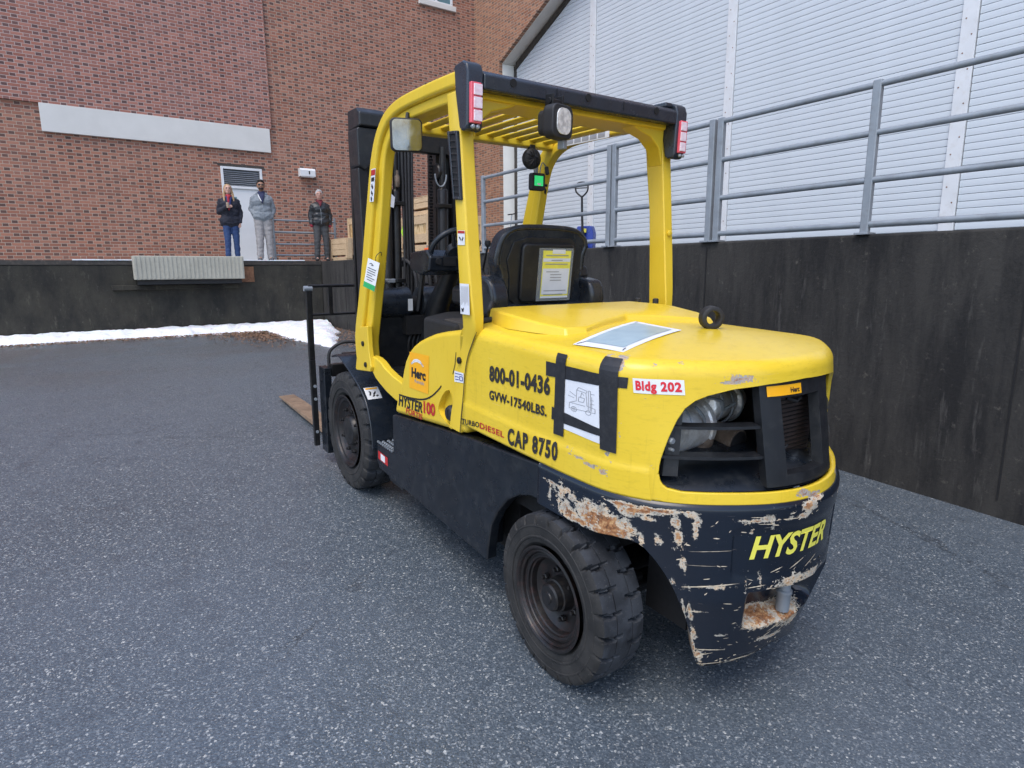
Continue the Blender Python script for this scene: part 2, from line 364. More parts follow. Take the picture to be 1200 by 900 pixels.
def text2d(s, bold=0.0, sx=1.0, shear=0.0, space=1.0):
    """letters as a mesh: returns (verts normalised to cap height 1, faces, width)"""
    cu = bpy.data.curves.new('t', 'FONT'); cu.body = s; cu.size = 1; cu.offset = bold; cu.shear = shear; cu.space_character = space; cu.resolution_u = 3
    o = bpy.data.objects.new('t', cu); COL.objects.link(o)
    dg = bpy.context.evaluated_depsgraph_get(); me = bpy.data.meshes.new_from_object(o.evaluated_get(dg))
    V = [(v.co.x, v.co.y) for v in me.vertices]; F = [tuple(p.vertices) for p in me.polygons]
    bpy.data.objects.remove(o); bpy.data.curves.remove(cu); bpy.data.meshes.remove(me)
    x0 = min(v[0] for v in V); x1 = max(v[0] for v in V); y1 = max(v[1] for v in V)
    h = .69
    return [((x-x0)/(x1-x0), y/h) for x, y in V], F
def lettering(name, s, mp, mat, parent, bold=.02, shear=0, space=1.0):
    """mp(u in 0..1 along the word, v in 0..1 up the cap height) -> point"""
    V, F = text2d(s, bold, 1, shear, space)
    me = bpy.data.meshes.new(name); me.from_pydata([mp(u, v) for u, v in V], [], F); me.update()
    return link(name, me, mat, parent)
def sheet(name, mp, mat, parent, nu=8, nv=6, bow=None):
    """flat print following mp(u,v)"""
    V = []; F = []
    for j in range(nv+1):
        for i in range(nu+1): V.append(mp(i/nu, j/nv))
    for j in range(nv):
        for i in range(nu): a = j*(nu+1)+i; F.append((a, a+1, a+nu+2, a+nu+1))
    me = bpy.data.meshes.new(name); me.from_pydata(V, [], F); me.update()
    return link(name, me, mat, parent)
def bil(A, B, C_, D, off=(0, 0, 0)):
    """bilinear patch: A top left, B top right, C bottom right, D bottom left; v=1 is the top"""
    A, B, C_, D, off = map(Vector, (A, B, C_, D, off))
    return lambda u, v: (A*(1-u)*v + B*u*v + C_*u*(1-v) + D*(1-u)*(1-v)) + off
def sub(mp, u0, u1, v0, v1): return lambda u, v: mp(u0+(u1-u0)*u, v0+(v1-v0)*v)

# ================================================================== GROUND
def gz(x, y):
    if y < 5: z = .044*max(y, -6)
    else: z = .22 + .08*min(1, (y-5)/8.3)
    return z
def ground_sheet():
    xs = [-220, -80, -30, -14] + [-10+.5*i for i in range(41)] + [14, 30, 80, 220]
    ys = [-220, -80, -30, -14, -9] + [-6+.5*i for i in range(44)] + [20, 40, 90, 220]
    V = [(x, y, gz(x, y) + .012*noise.noise(Vector((x*.5, y*.5, 0)))*(1 if y > 4 else .15)) for y in ys for x in xs]
    n = len(xs); F = [(j*n+i, j*n+i+1, (j+1)*n+i+1, (j+1)*n+i) for j in range(len(ys)-1) for i in range(n-1)]
    me = bpy.data.meshes.new('pavement'); me.from_pydata(V, [], F); me.update()
    return link('pavement', me, M['asphalt'], None, 180, kind='structure')
ground_sheet()

# ================================================================== LOADING DOCK
DT = 1.83                                                             # top of the dock
dock = thing('loading_dock', 'stained dark concrete loading dock wall in front of the brick building', 'loading dock', (2.75, 13.3, 0))
def W(x, y, z): return (x-2.75, y-13.3, z)
bm = bm_new(); box(bm, -12.75, 0, 0, 2.25, -.5, DT-.09); ob('front_wall', bm, M['dock_concrete'], dock, bevel=.015)
bm = bm_new(); box(bm, .003, 6.3, -22, 2.25, -1.2, DT-.002); ob('side_wall', bm, M['dock_concrete2'], dock, bevel=.02)
bm = bm_new(); box(bm, -12.75, -.003, -.012, .09, DT-.088, DT+.004); ob('edge_angle', bm, M['cap_dark'], dock, bevel=.006)
bm = bm_new(); box(bm, -12.75, -.004, .092, 2.25, DT-.088, DT-.006); ob('deck_slab', bm, M['deck'], dock)
# form joints of the side wall as slightly recessed grooves -> thin dark fillets
for y in (-1.6, -4.0, -6.4, -8.9, -11.3, -13.7): bm = bm_new(); box(bm, -.002, .004, y, y+.012, .1, DT-.05); ob('joint', bm, M['dark'], dock)
bm = bm_new()
for i in range(60):                                                    # snow still lying along the front edge
    x = -4.9+i*.075; box(bm, x, x+.08, -.03, .25, DT+.002, DT+.012+.014*noise.noise(Vector((x*2, 0, 3)))+.01)
ob('snow_ridge', bm, M['snow'], dock, 60)
bm = bm_new(); box(bm, -2.0, -1.55, -.02, 0, 1.36, 1.70); ob('steel_plate', bm, M['rusty'], dock, bevel=.004)
bm = bm_new(); box(bm, -4.3, -1.9, -.07, 0, 1.23, 1.33); ob('ledge', bm, M['dock_concrete'], dock, bevel=.01)

lev = thing('dock_leveller', 'beige ribbed dock leveller box hanging on the dock edge left of the standing men', 'dock leveller', (0.0, 13.0, 1.42))
bm = bm_new(); box(bm, -1.15, .93, -.08, .29, .02, .50); ob('lip', bm, M['beige'], lev, bevel=.012)
for i in range(26):
    bm = bm_new(); box(bm, -1.13+i*.08, -1.10+i*.08, -.092, -.08, .04, .48); ob('rib', bm, M['beige'], lev)
bm = bm_new(); box(bm, -1.1, .88, .02, .27, -.08, .02); ob('bumper', bm, M['rubber_plain'], lev)

# ================================================================== BUILDING
bld = thing('brick_building', 'red brick building with tall roller doors and a high corner window behind the dock', 'building', (8.5, 15.5, 0))
def wall(name, rect, holes, axis, at, depth, mat):
    """rect (u0,u1,z0,z1) cut by holes, on plane axis=at, going `depth` back"""
    us = sorted({rect[0], rect[1], *[h[0] for h in holes], *[h[1] for h in holes]}); zs = sorted({rect[2], rect[3], *[h[2] for h in holes], *[h[3] for h in holes]})
    bm = bm_new()
    P = (lambda u, z, d: (u, at+d, z)) if axis == 1 else (lambda u, z, d: (at+d, u, z))
    vc = {}
    def v(u, z, d):
        k = (round(u, 4), round(z, 4), d)
        if k not in vc: vc[k] = bm.verts.new(P(u, z, d))
        return vc[k]
    solid = {}
    for i in range(len(us)-1):
        for j in range(len(zs)-1):
            cu, cz = (us[i]+us[i+1])/2, (zs[j]+zs[j+1])/2
            solid[i, j] = not any(h[0] < cu < h[1] and h[2] < cz < h[3] for h in holes)
    for (i, j), s in solid.items():
        if not s: continue
        q = (us[i], us[i+1], zs[j], zs[j+1])
        bm.faces.new((v(q[0], q[2], 0), v(q[1], q[2], 0), v(q[1], q[3], 0), v(q[0], q[3], 0)))
        bm.faces.new((v(q[0], q[3], depth), v(q[1], q[3], depth), v(q[1], q[2], depth), v(q[0], q[2], depth)))
        for di, dj, e in ((-1, 0, ((q[0], q[2]), (q[0], q[3]))), (1, 0, ((q[1], q[2]), (q[1], q[3]))), (0, -1, ((q[0], q[2]), (q[1], q[2]))), (0, 1, ((q[0], q[3]), (q[1], q[3])))):
            if not solid.get((i+di, j+dj), False):
                (a, b), (c_, d_) = e
                bm.faces.new((v(a, b, 0), v(c_, d_, 0), v(c_, d_, depth), v(a, b, depth)))
    return bm
BX, BY = 8.5, 15.5
def bo(name, bm, mat, parent=None, **k):                              # building parts are built in world axes, then moved under their thing
    o = ob(name, bm, mat, parent or bld, **k)
    return o
def shift(bm): bmesh.ops.translate(bm, verts=bm.verts[:], vec=(-BX, -BY, 0)); return bm
DX0, DX1, DZT = 1.08, 2.06, 4.17
bm = wall('w', (-12, BX, DT-2.4, 13.5), [(DX0, DX1, DT-.02, DZT), (6.72, 7.78, 9.16, 11.2), (-2.6, -1.5, 9.16, 11.2)], 1, BY, .35, None); bo('long_wall', shift(bm), M['brick_x'])
bm = bm_new(); box(bm, -12, 2.36, BY-.06, BY+.02, 5.16, 13.5); bo('brick_panel', shift(bm), M['brick_p'])
bm = bm_new(); box(bm, -2.4, 2.31, BY-.075, BY+.05, 4.58, 5.157); bo('limestone_lintel', shift(bm), M['stone'], bevel=.008)
for x0, x1 in ((6.72, 7.78), (-2.6, -1.5)):
    wdw = bpy.data.objects.new('window', None); COL.objects.link(wdw); wdw.parent = bld; wdw.location = (x0-BX, 0, 9.16)
    L = x1-x0
    bm = bm_new()
    for a in ((0, L, .02, .09, 0, .07), (0, L, .02, .09, 1.97, 2.04), (0, .07, .02, .09, .07, 1.97), (L-.07, L, .02, .09, .07, 1.97), (L*.47, L*.53, .025, .085, .07, 1.97)): box(bm, *a)
    ob('frame', bm, M['trim_white'], wdw, bevel=.005)
    bm = bm_new(); box(bm, -.06, L+.06, -.08, .1, -.14, -.003); ob('sill', bm, M['stone'], wdw, bevel=.01)
    for a, b in ((.071, L*.47-.001), (L*.53+.001, L-.071)):
        bm = bm_new(); box(bm, a, b, .05, .056, .071, 1.969); ob('pane', bm, M['glass'], wdw)
# service door with louvre
dr = bpy.data.objects.new('service_door', None); COL.objects.link(dr); dr.parent = bld; dr.location = (DX0-BX, 0, DT)
L = DX1-DX0; H = DZT-DT
bm = bm_new()
for a in ((.001, .06, -.02, .1, .0, H-.001), (L-.06, L-.001, -.02, .1, 0, H-.001), (.061, L-.061, -.02, .1, H-.06, H-.001), (.061, L-.061, -.015, .09, H-.52, H-.46)): box(bm, *a)
ob('frame', bm, M['door_white'], dr, bevel=.006)
bm = bm_new(); box(bm, .062, L-.062, .02, .065, .01, H-.523); ob('leaf', bm, M['door_white'], dr, bevel=.004)
bm = bm_new(); box(bm, .22, .33, .012, .019, .75, 1.62); ob('pane', bm, M['glass'], dr)
bm = bm_new(); box(bm, .80, .84, -.03, .02, .95, 1.08); tube(bm, [(.82, -.03, 1.0), (.82, -.06, 1.0), (.74, -.06, 1.0)], .01, 6); ob('handle', bm, M['louvre'], dr)
bm = bm_new(); box(bm, .062, L-.062, .07, .08, H-.459, H-.062); ob('louvre_back', bm, M['dark'], dr)
sm = bm_new(); obox(sm, (0, 0, 0), (1, 0, 0), (.07, L-.13, .010), (0, -.55, .83)); me_l = None
for i in range(8):
    if me_l is None: o = ob('slat', sm, M['louvre'], dr); me_l = o.data; o.location = (L/2, .03, H-.43+i*.047)
    else: inst('slat', me_l, dr, (L/2, .03, H-.43+i*.047))
bm = bm_new(); box(bm, DX0-.06, DX1+.06, BY-.004, BY+.02, DZT+.002, DZT+.07); bo('steel_lintel', shift(bm), M['cap_dark'])
bm = bm_new(); box(bm, 7.95, 8.05, BY-.02, BY+.02, 5.0, 5.003); bm.free()
# door wall: opening with brick return, white jamb and soffit, roller doors
OY1, OY0, OZ = 14.17, -1.6, 7.46
SLP, YF, ZF = .42, 8.6, 9.8                                            # the opening's head rises from the corner jamb, then runs level
def headz(y): return min(ZF, 7.44+SLP*(OY1-y))
yk = OY1-(ZF-7.44)/SLP
bm = bm_new(); prism(bm, [(BY+.3, DT-2.4), (OY1, DT-2.4), (OY1, 7.44), (yk, ZF), (OY0, ZF), (OY0, DT-2.4), (-16, DT-2.4), (-16, 13.5), (BY+.3, 13.5)], 0, BX, BX+.11)
bmesh.ops.recalc_face_normals(bm, faces=bm.faces[:]); bmesh.ops.triangulate(bm, faces=[f for f in bm.faces if len(f.verts) > 4]); bo('door_wall', shift(bm), M['brick_y'])
bm = bm_new(); prism(bm, [(OY1, DT-.5), (OY1, DT-.02), (OY0, DT-.02), (OY0, DT-.5)], 0, BX-.004, BX+.1); bo('threshold', shift(bm), M['deck'])
bm = bm_new(); box(bm, BX+.112, BX+.56, OY1-.012, OY1+.25, DT, 7.42); bo('jamb', shift(bm), M['soffit'], bevel=.004)
bm = bm_new(); box(bm, BX+.112, BX+.56, OY0-.25, OY0+.012, DT, ZF-.02); bo('jamb', shift(bm), M['soffit'], bevel=.004)
bm = bm_new(); prism(bm, [(OY1+.2, 7.428), (OY1-.013, 7.428), (yk, ZF-.012), (OY0+.013, ZF-.012), (OY0+.013, ZF+.2), (yk+.1, ZF+.2), (OY1+.2, 7.64)], 0, BX+.112, BX+.56); bo('soffit', shift(bm), M['soffit'], bevel=.004)
bm = bm_new(); box(bm, BX+.60, BX+.95, OY0-.3, OY1+.3, DT-.3, ZF+.4); bo('dark_backing', shift(bm), M['dark'])
bm = bm_new(); box(bm, BX+.50, BX+.56, OY1-.17, OY1-.013, DT, 7.41); bo('guide_rail', shift(bm), M['cap_dark'])
bm = bm_new(); prism(bm, [(OY1-.171, 7.30), (OY1-.171, 7.41+.06), (yk, ZF-.014), (OY0+.17, ZF-.014), (OY0+.17, ZF-.16), (yk, ZF-.16)], 0, BX+.46, BX+.499); bo('head_seal', shift(bm), M['cap_dark'])
PIT = .1035
secs = [(14.0, 10.80), (10.58, 6.72), (6.50, 2.62), (2.40, -1.4)]
for k, (ya, yb) in enumerate(secs):
    L = ya-yb; d = bpy.data.objects.new('roller_door', None); COL.objects.link(d); d.parent = bld; d.location = (.50, ya-BY, DT)
    bm = bm_new(); prof = [(.003, .007), (-.0005, .009), (-.002, .050), (-.0005, .094), (.003, PIT-.002), (.018, PIT-.002), (.018, .001), (.012, .001)]
    prism(bm, prof, 1, -L, 0); first = ob('slat', bm, M['slat'], d); first['kind'] = first.get('kind', '') or ''; del first['kind']
    zm = headz((ya+yb)/2-1.2)+.1; n = min(76, int((zm-DT)/PIT)+1)
    for i in range(1, n): inst('slat', first.data, d, (random.uniform(-.001, .001), 0, i*PIT))
    bm = bm_new(); box(bm, .021, .04, -L, 0, 0, n*PIT); ob('joint_shadow_strip', bm, M['slat_back'], d)
    if k < 3:
        bm = bm_new(); yb2 = secs[k+1][0]; box(bm, -.03, .05, yb2-ya+.012, yb-ya-.001, 0, min(ZF-.02, headz(ya-L-.05)-.03)-DT); ob('divider_post', bm, M['trim_white'], d, bevel=.006)
        sme = None
        for i in range(24):
            z = .25+i*.235; bm = bm_new(); lathe(bm, [(-.034, .0), (-.034, .009), (-.0302, .012)], (0, 0, 0), 0, 6)
            loc_ = (0, (yb2-yb)/2+yb-ya+(.05 if i % 2 else -.04), z)
            if sme is None: o = ob('screw', bm, M['rusty'], d); sme = o.data; o.location = loc_
            else: bm.free(); inst('screw', sme, d, loc_)
# wall lamp
lamp = thing('wall_lamp', 'small white box lamp fixed on the brick wall right of the white door', 'wall lamp', (3.18, BY, 4.15))
bm = bm_new(); prism(bm, [(-.20, -.10), (-.20, .06), (-.16, .11), (0, .11), (0, -.10)], 0, -.2, .2); ob('housing', bm, M['door_white'], lamp, bevel=.01)
bm = bm_new(); box(bm, -.16, .16, -.18, -.03, -.118, -.101); ob('lens', bm, M['lamp_glass'], lamp)
bm = bm_new(); box(bm, .02, .05, -.207, -.198, -.04, .04); ob('latch', bm, M['ink'], lamp)

# ================================================================== RAILINGS
def railing(label, posts, x, rails=(2.86, 2.535, 2.21, 1.90), ax=1, group='grey pipe railings along the dock'):
    """posts: positions along the axis"""
    a, b = posts[0], posts[-1]
    loc = (x, a, DT) if ax == 1 else (a, x, DT)
    t = thing('guard_rail', label, 'railing', loc, 0, group)
    D = (lambda s, z: (0, s-a, z-DT)) if ax == 1 else (lambda s, z: (s-a, 0, z-DT))
    for p in posts:
        bm = bm_new(); c = D(p, 0); box(bm, c[0]-.024, c[0]+.024, c[1]-.03, c[1]+.03, 0, 1.06); ob('post', bm, M['rail_grey'], t, bevel=.008)
        bm = bm_new(); box(bm, c[0]-.06, c[0]+.06, c[1]-.05, c[1]+.05, -.003, .012); ob('base_plate', bm, M['galv'], t, bevel=.002)
    for z in rails:
        bm = bm_new(); tube(bm, [D(a, z), D(b, z)], .0225, 12); ob('rail', bm, M['rail_grey'], t, 50)
    return t
railing('grey four-rail pipe railing on the dock, length behind the forklift seat and left roof post', [5.92, 3.345], 2.78)
railing('grey four-rail pipe railing on the dock, short length seen through the rear of the cab', [3.265, 2.02], 2.78)
railing('grey four-rail pipe railing on the dock, nearest length right of the forklift roof', [1.93, .62, -.75], 2.78)
railing('low grey tube barrier against the brick wall behind the man in the black jacket', [1.86, 3.35], 13.95, (2.80, 2.52, 2.24, 1.98), 0, None)

# ================================================================== SNOW, LEAVES
def snow_mask(x, y):
    n = .30*noise.noise(Vector((x*1.2, y*1.2, 4)))+.14*noise.noise(Vector((x*4, y*4, 2)))+.06*noise.noise(Vector((x*11, y*11, 7)))
    m1 = min((y-12.55)/.35, 1.4)
    m2 = min((x-1.30-.10*max(0, 11.2-y))/.30, (2.75-.33*max(0, 12.6-y)-x)/.25, (y-8.3)/.7)
    return max(m1, m2)+n*2.1
def snowbank():
    bm = bm_new(); sx, sy = .05, .055
    nx, ny = int(8.72/sx), int(5.6/sy); vs = {}
    for i in range(nx+1):
        for j in range(ny+1):
            x, y = -6+i*sx, 7.72+j*sy; m = snow_mask(x, y)
            if m < -.35: continue
            h = .12*math.sqrt(max(0, min(1, m)))+(.035*noise.noise(Vector((x*5, y*5, 1)))+.018*noise.noise(Vector((x*14, y*14, 3))))*max(0, min(1, m*2)) if m > 0 else .06*m
            vs[i, j] = bm.verts.new((x, y, gz(x, y)+.012+h))
    for i in range(nx):
        for j in range(ny):
            q = [vs.get(k) for k in ((i, j), (i+1, j), (i+1, j+1), (i, j+1))]
            if all(q): bm.faces.new(q)
    return tag(ob('snow_bank', bm, M['snow'], None, 180, kind='stuff'), 'dirty white snow bank along the foot of the dock wall', 'snow')
snowbank()
bm = bm_new()
for i in range(6500):
    if i % 3 == 0: x = random.uniform(-4, 1.5); y = 12.5-abs(random.gauss(0, .22))
    elif i % 3 == 1: x = random.gauss(.95, .40); y = 12.2-abs(random.gauss(0, 1.0))
    else: x = random.uniform(1.7, 2.72); y = random.uniform(6.5, 13.1)
    if x > 2.72 or y > 13.2: continue
    s = random.uniform(.012, .034); a = random.random()*6.28; z = gz(x, y)+.014
    vs = [bm.verts.new((x+s*math.cos(a+k*PI/2)*(1 if k % 2 else .55), y+s*math.sin(a+k*PI/2)*(1 if k % 2 else .55), z+random.uniform(0, .02))) for k in range(4)]
    bm.faces.new(vs)
o = ob('fallen_leaves', bm, M['leaf'], None, kind='stuff'); tag(o, 'brown leaf litter scattered on the pavement beside the snow', 'leaves')

# ================================================================== FORKLIFT
FY, FP_ = -.0071, -.0441
fl = thing('forklift', 'yellow and black diesel forklift with open cab seen from behind on the left', 'forklift')
fl.matrix_world = Matrix.Rotation(FY, 4, 'Z') @ Matrix.Rotation(-FP_, 4, 'X')
SX = -.600                                                             # left body side plane

# ---- rear body surface: plan curves at four heights, t runs 0..16 from the left front round the tail to the right front
K = [(0.20, [(-.60, .75), (-.60, .11), (-.58, -.08), (-.52, -.23), (-.44, -.35), (-.33, -.45), (-.22, -.505), (-.11, -.535), (0, -.545)]),
     (0.50, [(-.60, .75), (-.60, .11), (-.59, -.08), (-.57, -.23), (-.50, -.36), (-.42, -.46), (-.31, -.545), (-.16, -.61), (0, -.635)]),
     (0.85, [(-.60, .75), (-.60, .11), (-.595, -.08), (-.58, -.23), (-.53, -.35), (-.45, -.45), (-.33, -.54), (-.17, -.62), (0, -.65)]),
     (1.30, [(-.60, .75), (-.60, .11), (-.60, -.08), (-.597, -.21), (-.56, -.30), (-.47, -.38), (-.34, -.465), (-.18, -.53), (0, -.55)])]
def crv(P, t):
    n = len(P); i = max(0, min(int(t), n-2)); u = t-i
    p0 = P[max(i-1, 0)]; p1 = P[i]; p2 = P[i+1]; p3 = P[i+2] if i+2 < n else (-P[n-2][0], P[n-2][1])
    return [.5*(2*b+(c-a)*u+(2*a-5*b+4*c-d)*u*u+(3*b-a-3*c+d)*u**3) for a, b, c, d in zip(p0, p1, p2, p3)]
def S(t, z, off=0.0):
    sg = 1
    if t > 8: t = 16-t; sg = -1
    j = 0
    while j < 2 and z > K[j+1][0]: j += 1
    wgt = (z-K[j][0])/(K[j+1][0]-K[j][0])
    def at(tt):
        a = crv(K[j][1], tt); b = crv(K[j+1][1], tt); return a[0]+(b[0]-a[0])*wgt, a[1]+(b[1]-a[1])*wgt
    x, y = at(t)
    if off:
        xa, ya = at(max(0, t-.05)); xb, yb = at(min(8, t+.05)) if t < 7.95 else (-at(7.95)[0], at(7.95)[1])
        dx, dy = xb-xa, yb-ya; L = math.hypot(dx, dy) or 1
        x += dy/L*off; y += -dx/L*off
    return (sg*x, y, z)
def lerp_tab(tab, t):
    if t <= tab[0][0]: return tab[0][1]
    for (a, b), (c_, d) in zip(tab, tab[1:]):
        if t <= c_: return b+(d-b)*(t-a)/(c_-a)
    return tab[-1][1]
# wear painted where the photo shows it: (t, z, rt, rz, strength)
def wear_of(spots, t, z):
    s = 0
    for a, b, ra, rb, k in spots:
        q = ((t-a)/ra)**2+((z-b)/rb)**2
        if q < 4: s = max(s, k*math.exp(-q*1.1))
    return s
HOOD_W = [(2.15, .935, .35, .006, .75), (2.6, .925, .32, .008, .85), (2.95, .918, .14, .016, .9), (3.1, .985, .12, .014, .9), (3.2, .962, .10, .012, .8), (1.9, .945, .1, .02, .7), (1.75, .955, .1, .012, .6),
          (3.45, 1.30, .32, .03, .95), (2.9, 1.31, .14, .016, .7), (3.6, 1.29, .16, .02, .9), (6.45, 1.262, .35, .016, .95), (6.3, 1.25, .4, .006, .75), (7.7, .872, .2, .014, 1.1), (7.95, .86, .3, .012, .95), (4.35, .965, .12, .008, .6),
          (5.3, 1.31, .12, .01, .55), (.95, 1.285, .09, .02, .4), (1.6, 1.285, .04, .03, .45), (3.55, 1.1, .04, .012, .55), (3.5, 1.06, .05, .015, .5), (9.6, .875, .4, .012, .9), (11.5, 1.1, .2, .01, .7),
          (.9, 1.02, .03, .02, .4), (4.6, 1.30, .1, .012, .4)]
CW_W = [(3.6, .825, .6, .010, 1.1), (4.5, .825, .7, .010, 1.15), (5.2, .825, .25, .012, 1.0), (1.25, .76, .04, .05, .9), (1.45, .80, .35, .008, .8), (4.8, .575, .08, .012, .9), (5.17, .30, .04, .09, .95), (5.05, .47, .05, .05, .9), (1.7, .79, .25, .022, .8), (2.1, .78, .2, .03, .8), (2.3, .705, .8, .016, 1.2), (2.55, .76, .2, .05, 1.0), (3.6, .75, .25, .035, .9), (4.2, .79, .25, .01, .9), (4.45, .72, .12, .03, .7), (4.95, .79, .07, .03, 1.2), (4.95, .735, .1, .03, 1.2), (5.35, .775, .07, .045, 1.1), (6.6, .80, .6, .006, .8), (7.0, .765, .3, .006, .8), (6.9, .79, .035, .03, 1.1), (7.6, .80, .25, .012, .9), (6.75, .58, .03, .05, .9), (2.0, .715, .45, .035, 1.0), (2.7, .73, .45, .05, 1.15), (3.15, .735, .4, .045, 1.45), (3.05, .70, .5, .015, 1.4), (3.55, .72, .3, .03, 1.1), (3.8, .81, .5, .016, 1.25), (5.45, .555, .42, .0045, 1.3), (5.25, .46, .25, .0035, 1.2), (5.6, .283, .35, .004, 1.2), (5.28, .262, .12, .03, 1.1), (5.2, .47, .05, .03, 1.1), (5.22, .36, .05, .035, 1.1), (6.9, .222, .4, .008, 1.0), (6.2, .215, .4, .006, .9), (7.6, .56, .5, .018, .95), (7.2, .385, .7, .028, 1.3), (8.0, .37, .6, .03, 1.2), (7.5, .30, .7, .012, .9), (1.9, .735, .35, .04, .78), (2.4, .745, .35, .045, .85), (2.9, .76, .5, .035, .9), (3.3, .755, .35, .03, 1.0), (1.55, .74, .05, .06, .8), (1.3, .80, .25, .01, .75), (5.0, .695, .3, .004, .7), (5.6, .64, .5, .003, .7), (6.0, .35, .5, .003, .7), (1.35, .79, .12, .03, .62), (1.62, .775, .16, .055, .82), (1.68, .72, .07, .05, .85), (1.95, .80, .3, .012, .7), (2.3, .77, .35, .02, .55), (2.0, .71, .35, .03, .68), (2.5, .715, .3, .035, .8), (2.75, .75, .22, .06, .95), (3.0, .74, .35, .07, 1.15), (3.35, .71, .3, .05, 1.2), (3.1, .78, .2, .03, .8),
        (3.7, .80, .35, .018, 1.0), (4.1, .815, .5, .012, 1.1), (3.75, .735, .25, .022, .95), (4.05, .71, .1, .035, .85), (4.3, .83, .6, .006, .8), (4.8, .83, .3, .01, .8),
        (4.85, .795, .10, .022, .95), (4.95, .733, .13, .028, 1.0), (5.4, .795, .10, .025, .95), (5.33, .75, .05, .02, .8), (5.05, .645, .12, .022, .9), (5.1, .62, .04, .02, .8),
        (5.3, .555, .5, .0035, .85), (5.9, .56, .45, .003, .85), (5.35, .46, .28, .003, .9), (5.2, .44, .08, .03, .8), (5.24, .36, .06, .035, .85), (5.25, .265, .14, .022, .9), (5.6, .285, .5, .003, .9), (5.3, .215, .25, .01, .8),
        (6.5, .76, .04, .03, .8), (6.8, .815, .15, .008, .8), (7.3, .80, .05, .02, .8), (7.75, .83, .25, .02, 1.15), (8.0, .85, .3, .01, 1.0), (6.2, .80, .05, .006, .6),
        (6.45, .56, .03, .05, .7), (7.0, .545, .35, .012, .6), (7.5, .54, .4, .022, .78), (8.2, .55, .6, .02, .8), (7.1, .385, .6, .02, 1.0), (6.6, .40, .12, .035, .85), (7.8, .385, .5, .024, .95), (8.6, .40, .5, .03, .95), (7.6, .30, .6, .012, .7), (7.0, .225, .5, .008, .65), (8.3, .33, .5, .02, .75),
        (6.0, .212, .5, .006, .6), (10.7, .73, .3, .04, .9), (11.5, .6, .3, .02, .8), (12.8, .74, .5, .05, 1.0), (9.4, .82, .4, .012, .9), (10.5, .5, .5, .004, .8)]
def loft(name, ts, rows_of, pt, mat, spots, parent, thick, skip=None):
    V = []; F = []; Wr = []; nr = None
    for t in ts:
        zs = rows_of(t); nr = len(zs)
        for k, z in enumerate(zs):
            V.append(pt(t, z, k, zs)); Wr.append(wear_of(spots, t, z))
    for i in range(len(ts)-1):
        for k in range(nr-1):
            if skip and skip(ts[i], ts[i+1], k): continue
            a = i*nr+k; F.append((a, a+1, a+nr+1, a+nr))
    me = bpy.data.meshes.new(name); me.from_pydata(V, [], F)
    at = me.attributes.new('wear', 'FLOAT', 'POINT'); at.data.foreach_set('value', Wr); me.update()
    bmm = bmesh.new(); bmm.from_mesh(me); bmesh.ops.remove_doubles(bmm, verts=bmm.verts[:], dist=.00015); bmesh.ops.recalc_face_normals(bmm, faces=bmm.faces[:])
    if sum(f.normal.x*f.calc_center_median().x for f in bmm.faces) < 0: bmesh.ops.reverse_faces(bmm, faces=bmm.faces[:])
    bmm.to_mesh(me); bmm.free()
    o = link(name, me, mat, parent, 32)
    if thick:
        s = o.modifiers.new('thick', 'SOLIDIFY'); s.thickness = thick; s.offset = -1
    return o
# --- yellow rear hood with the tail opening
ZT = [(4.54, .948), (4.57, .972), (4.63, .998), (4.84, 1.063), (5.08, 1.126), (5.28, 1.166), (5.51, 1.192), (5.78, 1.209), (6.3, 1.229), (7.02, 1.241), (8, 1.247)]
ZB = [(4.54, .943), (4.56, .922), (4.62, .908), (4.73, .898), (5.09, .890), (6, .890), (8, .888)]
def zt(t): t = 16-t if t > 8 else t; return lerp_tab(ZT, t) if t >= 4.54 else .945
def zb(t): t = 16-t if t > 8 else t; return lerp_tab(ZB, t) if t >= 4.54 else .945
half = [0, .15, .3, .5, .7, .9] + [1.1+.06*i for i in range(57)] + [4.5, 4.54, 4.55, 4.57, 4.6, 4.63, 4.68, 4.73, 4.78, 4.84, 4.9, 4.96, 5.02, 5.08, 5.14, 5.2, 5.28, 5.36, 5.44, 5.51, 5.6, 5.7, 5.78] + [5.85+.1*i for i in range(22)] + [8.0]
half = sorted(set(round(h, 3) for h in half)); tsH = half+[round(16-h, 3) for h in reversed(half[:-1])]
def crease(z): return .006*max(0, min(1, (.962-z)/.012))
nlo, nhi = 12, 26
def rows_lo(t):
    b = zb(t); return [.851+(b-.851)*k/nlo for k in range(nlo+1)]
def rows_hi(t):
    a = zt(t); return [a+(1.262-a)*k/nhi for k in range(nhi+1)]
def pt_h(t, z, k, zs): return S(t, z, crease(z)*(1 if t < 4.3 or t > 11.7 else 0))
def shoulder(t, z, k, zs):                                             # z values above 1.262 are profile steps
    return None
